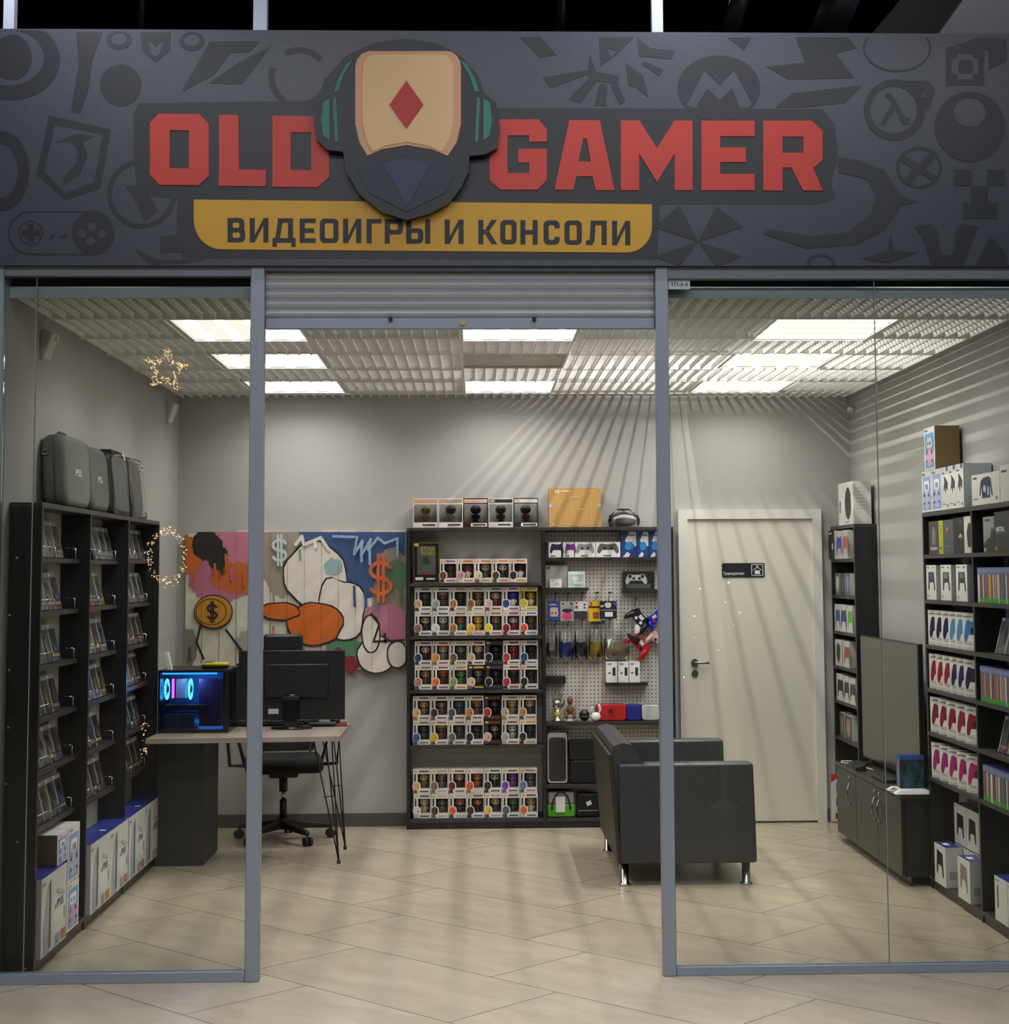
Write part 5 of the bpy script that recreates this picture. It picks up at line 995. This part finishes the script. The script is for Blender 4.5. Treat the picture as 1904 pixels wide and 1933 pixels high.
pouch(.622, .84, .277, .148, '#0f0f10', 'lower black zip case stacked beside the armchair back'); pouch(.618, .84, .4265, .132, '#101011', 'upper black zip case stacked beside the armchair back')
t = thing('packaged_shell', 'black gamepad faceplate in a clear glossy packet standing on the pegboard side', 'packet', (.474, 10.92, .277)); B().box(0, 0, 0, .138, .02, .335, FILM(), .008).obj('plastic_packet', t)
b = B(); b.shape([rrect(.014, .02, .124, .29, .02)], lambda u, v, d: (u, .004+d, v), .012, M('#232427', .3)); b.obj('faceplate', t)
b = B(); b.shape([rrect(.005, .005, .133, .33, .02), rrect(.012, .016, .126, .30, .02)], lambda u, v, d: (u, -.001, v), 0, M('#c9cacc', .15, .6)); b.obj('foil_rim', t)
t = thing('cable_packet', 'clear and bright green packet with white card on the bottom shelf', 'packet', (.474, 10.90, .063)); 
b = B(); b.box(0, 0, 0, .18, .05, .085, M('#4aa31e', .35), .01); b.box(.005, .003, .0855, .175, .045, .165, M('#8a8d8f', .3), .01); b.obj('pack', t)
b = B(); b.tube([(.03+.06*(1-cos(pi*i/10)), -.004, .05+.115*sin(pi*i/10)) for i in range(11)], .006, M('#26241f', .5), 8); b.obj('cable', t); B().box(.055, -.012, .035, .115, -.0105, .135, M('#d6d5d2', .5)).obj('card', t)
t = thing('black_packet', 'black packet with small white tag on the bottom shelf behind the armchair', 'packet', (.665, 10.90, .063)); B().box(0, 0, 0, .15, .05, .155, M('#101011', .4), .012).obj('pack', t)
b = B(); b.hexa([(.07, -.004, .07), (.1, -.004, .085), (.1, -.002, .085), (.07, -.002, .07), (.06, -.004, .095), (.09, -.004, .11), (.09, -.002, .11), (.06, -.002, .095)], M('#c9c9c6', .5)); b.obj('tag', t); B().box(.01, -.003, .04, .14, -.001, .046, M('#77777a', .3)).obj('silver_strip', t)

# --- right unit
GR = 'goods on the right shelf unit'
def RP(b, name, label, cat, y, z, x=2.40, yaw=0, g=GR): return b.put(name, label, cat, (x, y, z+EPS), RZ+R(yaw), g)
def pad_box(fc, w=.19, h=.182, d=.062, style=0, top='#22306a'):
    b = Carton(w, h, d, M('#d8d5d0', .4), M('#b5b8b8', .5), M(top, .4))
    if style == 0: b.a(gp(.52, .52, .8, .82), fc, .35); b.a(rrect(.36, .44, .7, .6, .05), '#2a2528'); b.r(.12, .15, .45, .22, '#b5b0aa')
    b.a([(.06, .88), (.1, .88), (.08, .93)], '#2a2a2e'); b.r(.12, .89, .42, .92, '#77777a'); b.r(.06, .06, .8, .075, '#c3beb8'); return b
def rowpads(z, ys, cols, names, shelf):
    for i, (y, c, nm) in enumerate(zip(ys, cols, names)):
        RP(pad_box(c, .175, .18, .036), 'controller_carton', 'white carton with %s gamepad print, %s from left, %s shelf of right unit' % (nm, ORD[i], shelf), 'carton', y-.012, z, 2.392, 19, 'gamepad cartons on the right unit')
YB1, YB2, YB3 = [8.70, 8.575, 8.452, 8.33, 8.21, 8.085], [8.70, 8.575, 8.452, 8.325, 8.205, 8.085], [8.70, 8.55, 8.40, 8.24, 8.085]
rowpads(1.262, YB1, ['#20274a', '#20274a', '#1f2548', '#4a86b5', '#4a86b5', '#3f74b0'], ['navy', 'navy', 'dark navy', 'light blue', 'light blue', 'bright blue'], 'third')
rowpads(1.035, YB2, ['#8f2630', '#8f2630', '#962a33', '#2a2a58', '#2a2a58', '#25264d'], ['red', 'red', 'cherry red', 'dark indigo', 'indigo', 'deep indigo'], 'fourth')
rowpads(.81, YB3, ['#7a2232', '#852040', '#8a2338', '#8f2a44', '#85202c'], ['dark red', 'wine red', 'crimson', 'raspberry red', 'deep red'], 'fifth')
rowpads(.575, YB3[:4]+[8.085], ['#9a2a72', '#9a2a72', '#a02a72', '#a52a70', '#a82a6a'], ['magenta', 'magenta', 'magenta', 'magenta', 'magenta'], 'sixth')
for i, (y, c, nm) in enumerate(((8.70, '#3a4f80', 'blue'), (8.43, '#6a8a4a', 'green'), (8.16, '#6a6870', 'grey'))):
    b = Carton(.185, .18, .12, M('#dad7d2', .4), M('#a5aaa8', .5), M('#22306a', .4)); b.a([(.18, .3), (.3, .28), (.36, .5), (.72, .5), (.78, .28), (.9, .28), (.78, .8), (.24, .8)], '#33343c'); b.a(rrect(.34, .62, .68, .78, .06), c); b.r(.08, .92, .35, .95, '#77777a'); b.r(.65, .92, .85, .95, '#77777a'); b.r(.08, .1, .3, .14, '#b5b0aa')
    RP(b, 'controller_carton', 'white carton with upright dark gamepad print with %s centre on the second shelf' % nm, 'carton', y, 1.497, 2.392)
def artbox(w, h, d, base, side=None): return Carton(w, h, d, M(base, .4), M(side or base, .5))
b = artbox(.185, .172, .08, '#3a3939'); b.a(blob(.5, .55, .22, .28, 4), '#77757a'); b.t('PlayStation', .15, .1, .85, .24, '#d9d9d9', .03); RP(b, 'game_console_box', 'grey black box with pale print and white lettering on the top right shelf', 'box', 8.66, 1.733)
RP(artbox(.075, .172, .1, '#b5b01c').r(.4, .6, .6, .9, '#8a861a').r(.3, .15, .7, .2, '#2a2a14'), 'narrow_box', 'narrow bright yellow box on the top right shelf', 'box', 8.473, 1.733)
RP(artbox(.185, .172, .08, '#4a4a4e').a(circ(.4, .72, .08, 10, .06), '#c98a4a').r(.2, .2, .5, .23, '#88888c'), 'dark_grey_box', 'dark grey box with small orange dot on the top right shelf', 'box', 8.393, 1.733)
b = artbox(.17, .176, .08, '#141416'); b.a([(.45, .5), (.55, .42), (.65, .5), (.75, .42), (.85, .5), (.75, .48), (.65, .56), (.55, .48)], '#d6d6d6'); b.a([(.6, .85), (.7, .92), (.8, .85)], '#8a8a8e'); RP(b, 'black_box', 'black box with small white wing mark on the top right shelf', 'box', 8.204, 1.733)
RP(artbox(.145, .178, .08, '#cfcac4').a(blob(.6, .5, .3, .35, 7), '#26262a'), 'white_art_box', 'white box with black figure print beside the divider on the top right shelf', 'box', 8.03, 1.733)
# bottom bay
for i, y in enumerate((8.555, 8.352, 8.149)):
    for lv, z in ((0, .056), (1, .261)):
        b = Carton(.198, .2, .06, M('#d8d5d0', .4), M('#b9bcc0', .5), M('#22306a', .4)); b.a([(.2, .25), (.3, .2), (.36, .42), (.68, .42), (.74, .2), (.84, .22), (.78, .76), (.26, .78)], '#1c1c20' if i < 2 else '#7a6a70'); b.r(.08, .93, .3, .95, '#77777a')
        RP(b, 'controller_carton', 'white carton with %s gamepad, %s of back stack, %s layer, bottom right bay' % ('black' if i < 2 else 'grey', ['left', 'middle', 'right'][i], ['lower', 'upper'][lv]), 'carton', y, z, 2.465)
for i, (y, z) in enumerate(((8.60, .056), (8.19, .056))):
    b = Carton(.2, .2, .085, M('#dad8d4', .4), M('#c3c6ca', .5), M('#27337a', .4)); b.a([(.18, .3), (.28, .22), (.34, .5), (.64, .46), (.72, .2), (.82, .22), (.74, .8), (.24, .86)], '#17171b' if i == 0 else '#8a7a7e'); b.sd([(.2, .2), (.8, .2), (.8, .4), (.2, .4)], '#9a9ca6')
    b.face([(.06, .02, .2004), (.12, .02, .2004), (.12, .05, .2004), (.06, .05, .2004)], M('#dadbe3', .5)); RP(b, 'controller_carton', 'front white carton with blue top and %s gamepad, bottom right bay' % ('black' if i == 0 else 'grey'), 'carton', y, z, 2.37)
# near bay
b = artbox(.165, .165, .08, '#8a8c8a'); b.a([(0, 0), (1, 0), (1, .6), (.8, .7), (.6, .4), (.3, .35), (0, .2)], '#2c2a28'); b.r(.06, .02, .22, .12, '#c9b8a0'); b.r(.2, .88, .6, .93, '#2a2a2e'); RP(b, 'game_case_box', 'grey game box with dark creature picture on the top shelf of the near right bay', 'game box', 7.725, 1.733)
b = artbox(.24, .182, .08, '#2b2b2d'); b.t('METAL', .1, .5, .6, .62, '#d9d9d9', .03); b.r(.1, .44, .5, .46, '#77777a'); b.r(.02, .02, .16, .13, '#b5686a'); RP(b, 'game_box', 'black game box with white block lettering on the top shelf of the near right bay', 'game box', 7.555, 1.733)
RP(artbox(.2, .15, .06, '#5a4a3a').a(blob(.5, .5, .3, .3, 9), '#8a6a4a'), 'game_box', 'brown game box at the near end of the top right shelf', 'game box', 7.30, 1.733)
SPC = ['#c9ccd2', '#d6d6d6', '#8a3a44', '#5a5250', '#4a4a50', '#c9cdc6', '#6a5a50', '#a04a42', '#57604e', '#6a6c72', '#a9443c', '#b5a58a', '#5c5660', '#7a6a6a', '#8a4a4a', '#4f5a6a', '#c98f2a', '#b5b5c0', '#3a4a5a', '#7a5a3a']
SPN = ['pale grey', 'white', 'dark red', 'brown grey', 'charcoal', 'off white', 'brown', 'brick red', 'moss green', 'steel grey', 'red', 'tan', 'dusky purple', 'taupe', 'maroon', 'slate blue', 'amber', 'lilac white', 'deep blue', 'chestnut']
for ri, (z, nm, n, off) in enumerate(((1.497, 'second', 34, 0), (1.035, 'fourth', 34, 7), (.575, 'sixth', 34, 13))):
    y = 7.808
    rn = random.Random(ri)
    for i in range(n):
        k = (i*(1 if i < 12 else 3)+off+(0 if i < 12 else ri)) % 20; key = ('sp', k)
        lab = 'thin game case, %s spine, %s from left, %s shelf of near right bay' % (SPN[k], ORD[i], nm)
        loc = (2.392, y, z+EPS)
        if key not in proto:
            b = Carton(.0145, .165, .13, M(SPC[k], .4), M('#5566a0', .35), M('#44559a', .35)); b.r(0, .8, 1, 1, '#5a66a0', .3); b.r(0, 0, 1, .13, '#2fa023', .4) if k not in (0, 1) else None; b.r(.25, .84, .75, .96, '#a9b0d0')
            proto[key] = b.put('game_case', lab, 'game case', loc, RZ, 'upright game cases on the right unit')
        else: o = proto[key].copy(); COL.objects.link(o); o.location = loc; o['label'] = lab
        y -= .0154
for ri, (z, nm) in enumerate(((1.262, 'third'), (.81, 'fifth'))):
    for i in range(3):
        disc([8, 4, 2][i] if ri == 0 else [1, 9, 0][i], True).put('game_case', '%s tilted game case with blue band on the %s shelf of the near right bay' % (['leftmost', 'middle', 'rightmost'][i], nm), 'game case', (2.42, 7.66-i*.137, z+EPS+.004), RZ, 'tilted game cases on the near right bay', R(-14))
for i in range(3):
    b = Carton(.18, .2, .1, M('#d8d7d5', .4), M('#b9bcc6', .45), M('#27358c', .35)); b.r(.2, .3, .3, .8, '#2a2a33'); b.r(.06, .9, .4, .93, '#8c8f96')
    RP(b, 'white_carton', 'white carton with blue top, %s from left, bottom of near right bay' % ORD[i], 'carton', 7.66-i*.185, .056, 2.385)
# on top of the right unit
ZT = 1.956
for i, y in enumerate((8.725, 8.535)): RP(headset(.185, .215, .13, 0, '#a5a9ae'), 'headset_carton', 'tall white carton with pale headset print, %s one on top of the right unit' % ['left', 'right'][i], 'carton', y, ZT, 2.388)
RP(headset(.2, .225, .13, 1, '#6e5a38'), 'headset_carton', 'white headset carton with brown side stacked highest on the right unit', 'carton', 8.66, ZT+.217, 2.388)
for i, y in enumerate((8.347, 8.223, 8.099)):
    b = Carton(.122, .215, .14, M('#dedbd6', .4), M('#b5b9bb', .5)); b.a([(.15, .4), (.35, .65), (.3, .8), (.6, .72), (.85, .62), (.8, .42), (.6, .5), (.5, .35), (.35, .5)], '#3a3c40'); b.r(.62, .9, .88, 1, '#2a5a90'); b.r(.1, .84, .4, .87, '#55555a'); b.r(.1, .12, .5, .14, '#9a9894'); b.r(.72, .06, .82, .12, '#2a2a2e')
    RP(b, 'accessory_carton', 'slim white carton with blue tab, %s of three on top of the right unit' % ['left', 'middle', 'right'][i], 'carton', y, ZT, 2.388, 0, 'slim white cartons with blue tabs')
b = Carton(.42, .145, .12, M('#d9d5d0', .4), M('#b5b9bb', .5), M('#2c3f78', .4)); b.a([(.28, .3), (.33, .75), (.42, .86), (.62, .88), (.7, .8), (.76, .25), (.72, .25), (.67, .6), (.66, .2), (.38, .2), (.36, .6), (.32, .28)], '#252a55'); b.a(circ(.47, .5, .05, 12, .12), '#c9cfe0', .4); b.a(blob(.6, .42, .04, .15, 4), '#aab4d6'); b.r(.06, .86, .2, .91, '#2a2a2e'); b.r(.05, .2, .22, .23, '#9a968f'); b.r(.88, .12, .92, .2, '#2a2a2e')
RP(b, 'jumper_box', 'long white box with a navy jumper on top of the right unit', 'box', 7.845, ZT, 2.388)
RP(Carton(.2, .165, .12, M('#d9d5d0', .4), M('#b5b9bb', .5), M('#2c3f78', .4)).r(.1, .8, .5, .86, '#3a3a3e'), 'white_box', 'taller white box right of the navy jumper box on the right unit', 'box', 7.42, ZT, 2.388)

# --- narrow unit in the far corner
GC = 'goods on the corner shelf unit'; ZC_ = [z-.006 for z in ZS]
def wb_box(w, h, base, c, style, side='#b9b9b6'):
    b = Carton(w, h, .055, M(base, .4), M(side, .5))
    if style == 'pad': b.a(gp(.62, .5, .85, .9), c, .35); b.r(.08, .9, .3, .94, '#8a8a8c')
    if style == 'dark': b.a(blob(.68, .45, .14, .12, 3), '#a9a9a9'); b.a(circ(.14, .9, .07, 10, .045), '#d6d6d6'); b.r(.26, .88, .6, .92, '#c9c9c9')
    if style == 'art': b.a(blob(.5, .5, .28, .36, 5), c)
    return b
for ri, L in enumerate([[(10.993, .18, .188, '#1c1c1d', '#a9a9a9', 'dark', 'black carton with small white logo'), (10.78, .17, .18, '#a9aaaa', '#2733a0', 'pad', 'grey carton with royal blue gamepad'), (10.60, .17, .182, '#a5a6a6', '#b54a40', 'pad', 'grey carton with coral red gamepad')],
    [(10.94, .15, .143, '#5a5c5c', '#b9b9b6', 'art', 'dark grey box with white print'), (10.78, .13, .143, '#1c1c1d', '#55555a', 'art', 'small black box'), (10.64, .13, .143, '#5c5e66', '#7a8ac0', 'art', 'dark grey box with pale blue print')],
    [(10.97, .15, .175, '#cfccc8', '#3a5090', 'pad', 'white carton with slim blue gamepad'), (10.81, .17, .175, '#cfccc8', '#223a80', 'pad', 'white carton with navy gamepad'), (10.62, .17, .172, '#cfccc8', '#5aa83a', 'pad', 'white carton with lime green gamepad')],
    [(10.98, .2, .17, '#cfcdc8', '#3a3a3a', 'art', 'white box with tiny black print'), (10.74, .18, .168, '#cfcdc8', '#a3443c', 'pad', 'white carton with brick red gamepad')],
    [(10.96, .19, .172, '#cfccc8', '#26282a', 'pad', 'white carton with wide black gamepad'), (10.755, .15, .168, '#cfccc8', '#26282a', 'pad', 'white carton with narrow black gamepad'), (10.59, .17, .165, '#cfccc8', '#303234', 'pad', 'white carton with charcoal gamepad')],
    [(10.88, .12, .16, '#4a4640', '#8a7a6a', 'art', 'brown grey clear packet'), (10.74, .2, .155, '#4c4a46', '#a58a7a', 'art', 'smoky clear packet with beige shape')]]):
    for (y, w, h, base, c, st, nm) in L: RP(wb_box(w, h, base, c, st), 'small_carton', '%s on the %s shelf of the far corner unit' % (nm, ROWN[ri]), 'carton', y, ZC_[ri], 2.37 if ri == 0 else 2.396, 0, GC)
b = Carton(.42, .27, .115, M('#dcdad7', .4), M('#cfcdca', .45), M('#d6d4d1', .45))
b.r(.02, .3, .2, .4, '#9a9a9c'); b.a(circ(.12, .5, .06, 10, .1), '#5a5a5e'); b.a(circ(.66, .5, .2, 28, .38), '#2c2d2e'); b.r(.5, .04, .7, .07, '#9a9a9c'); b.r(.44, 0, .45, 1, '#b5b3b0')
for i in range(7): b.sd([(.15, .35+.08*i), (.75, .35+.08*i), (.75, .365+.08*i), (.15, .365+.08*i)], '#a9a7a4')
RP(b, 'console_carton', 'white console carton with large black oval on top of the far corner unit', 'carton', 10.78, 1.9455, 2.395)
# box on the floor by the door, things on the low cabinet
b = Carton(.07, .31, .04, M('#cfccc9', .4), M('#cfccc9', .4), M('#b01c1c', .4)); b.a([(0, .84), (1, .98), (1, 1), (0, 1)], '#c02a22'); b.a(blob(.7, .45, .25, .12, 4), '#2a2a2c'); b.r(.4, .08, .9, .2, '#2a2a2c'); b.r(0, 0, 1, .025, '#b01c1c'); b.r(.5, .65, .75, .82, '#3a3a3c')
b.put('red_white_box', 'slim red and white box standing between the door frame and the corner unit', 'box', (2.348, 10.975, .03+.003), 0, None).location.z = .001
t = thing('console_stand', 'white angled display stand reading PS5 on the low cabinet before the television', 'stand', (2.262, 8.955, .4785), R(-90))
B().hexa([(0, -.05, 0), (.22, -.05, 0), (.22, .14, 0), (0, .14, 0), (.01, -.02, .018), (.21, -.02, .018), (.21, .13, .018), (.01, .13, .018)], M('#dcdcdc', .4)).obj('plinth', t)
B().text('PS5', .06, 0, .15, 1, lambda u, v, d: (u, -.05+.03*v-.0008, .018*v+.0008), M('#26262a', .5), .02).obj('lettering', t)
for i, (k, nm) in enumerate(((2, 'navy'), (9, 'pale grey'), (5, 'rust red'))):
    b = Carton(.015, .17, .13, M(['#3a5aa9', '#c9ccd2', '#8a2f2f'][i], .35), cover([2, 2, 11][i]), M('#2a45a0', .35)); b.r(0, .88, 1, 1, '#2f56b5', .3); b.sd([(0, .88), (1, .88), (1, 1), (0, 1)], '#31559f'); 
    b.put('game_case', 'upright blue topped game case with %s spine standing on the white stand' % nm, 'game case', (2.262, 8.915-i*.03, .4975), RZ, 'game cases on the white stand')
b = B(); b.tube([(0, 0, .004), (-.03, .06, .004), (-.01, .14, .004), (.05, .12, .004), (.06, .02, .004), (.02, -.06, .004), (.05, -.2, .004), (.07, -.33, .004)], .0035, M('#d3d3d3', .4), 8); put(b, 'white_cable', 'coiled white cable on the far end of the low cabinet', 'cable', loc=(2.275, 10.12, .4785))
b = B(); b.hexa([(-.03, -.3, 0), (.03, -.3, 0), (.02, .1, 0), (-.02, .1, 0), (-.03, -.3, .025), (.03, -.3, .035), (.02, .1, .02), (-.02, .1, .02)], M('#141416', .4), .004); put(b, 'black_sensor_bar', 'long black bar lying on the low cabinet beside the white cable', 'bar', loc=(2.31, 10.06, .4785), rz=R(-8)).location.z = .4785
b = B(); b.box(-.035, -.16, 0, .035, .16, .022, M('#1b1b1e', .3), .006); put(b, 'flat_console_box', 'flat dark device with shiny front edge on the low cabinet', 'device', loc=(2.30, 9.35, .4785))

# --- mall decorations behind the viewer, seen only mirrored in the shop glass
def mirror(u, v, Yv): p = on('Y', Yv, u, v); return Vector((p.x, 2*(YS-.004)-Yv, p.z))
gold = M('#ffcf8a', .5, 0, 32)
def sparks(name, label, pts, Yv, r=.0045):
    b = B(); rn = random.Random(len(pts))
    c = [mirror(u, v, Yv) for u, v in pts]
    for p in c:
        q = [p+Vector(d)*r for d in ((1, 0, 0), (0, 1, 0), (0, 0, 1), (-1, 0, 0), (0, -1, 0), (0, 0, -1))]
        for i, j, k in ((0, 1, 2), (1, 3, 2), (3, 4, 2), (4, 0, 2), (1, 0, 5), (3, 1, 5), (4, 3, 5), (0, 4, 5)): b.face([q[i], q[j], q[k]], gold)
    tag(b.obj(name), label, 'light decoration', None, 'stuff')
rn = random.Random(9); star = [(312+(38 if i % 2 == 0 else 17)*sin(R(36*i+6)), 697-(40 if i % 2 == 0 else 17)*cos(R(36*i+6))) for i in range(10)]
P_ = []
for i in range(10):
    a, c = star[i], star[(i+1) % 10]
    for k in range(17): f = rn.random(); P_.append((a[0]+(c[0]-a[0])*f+rn.gauss(0, 3), a[1]+(c[1]-a[1])*f+rn.gauss(0, 3)))
sparks('star_light', 'golden star of tiny lights mirrored high in the left shop glass', P_, 9.86)
P_ = [(315+(34+rn.gauss(0, 4))*cos(a), 1050+(50+rn.gauss(0, 5))*sin(a)) for a in [rn.uniform(0, 2*pi) for _ in range(170)]]+[(272+rn.gauss(0, 3), 1395+rn.uniform(-30, 30)) for _ in range(25)]
sparks('wreath_light', 'golden wreath of tiny lights mirrored in the left shop glass over the shelf unit', P_, 9.86, .004)
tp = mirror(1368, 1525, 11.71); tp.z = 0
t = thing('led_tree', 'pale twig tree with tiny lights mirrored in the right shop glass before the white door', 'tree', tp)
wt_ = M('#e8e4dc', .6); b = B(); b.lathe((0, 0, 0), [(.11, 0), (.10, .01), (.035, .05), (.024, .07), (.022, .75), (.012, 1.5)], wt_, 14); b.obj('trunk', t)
b = B(); g = B()
for i in range(26):
    z = .75+i*.03; a = rn.uniform(0, 2*pi); ln = rn.uniform(.2, .42)*(1-.5*(i/26)); d = Vector((cos(a), sin(a)*.6, .55+.02*i)).normalized(); p0 = Vector((0, 0, z)); p1 = p0+d*ln; b.tube([p0, p0+d*ln*.5+Vector((0, 0, .01)), p1], .0035, wt_, 5)
    for k in range(3): q0 = p0+d*ln*(.4+.2*k); q1 = q0+Vector((rn.uniform(-.1, .1), rn.uniform(-.1, .1), .09)); b.tube([q0, q1], .002, wt_, 4)
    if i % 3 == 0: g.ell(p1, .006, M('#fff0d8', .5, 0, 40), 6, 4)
b.obj('branches', t); g.obj('tiny_lights', t)
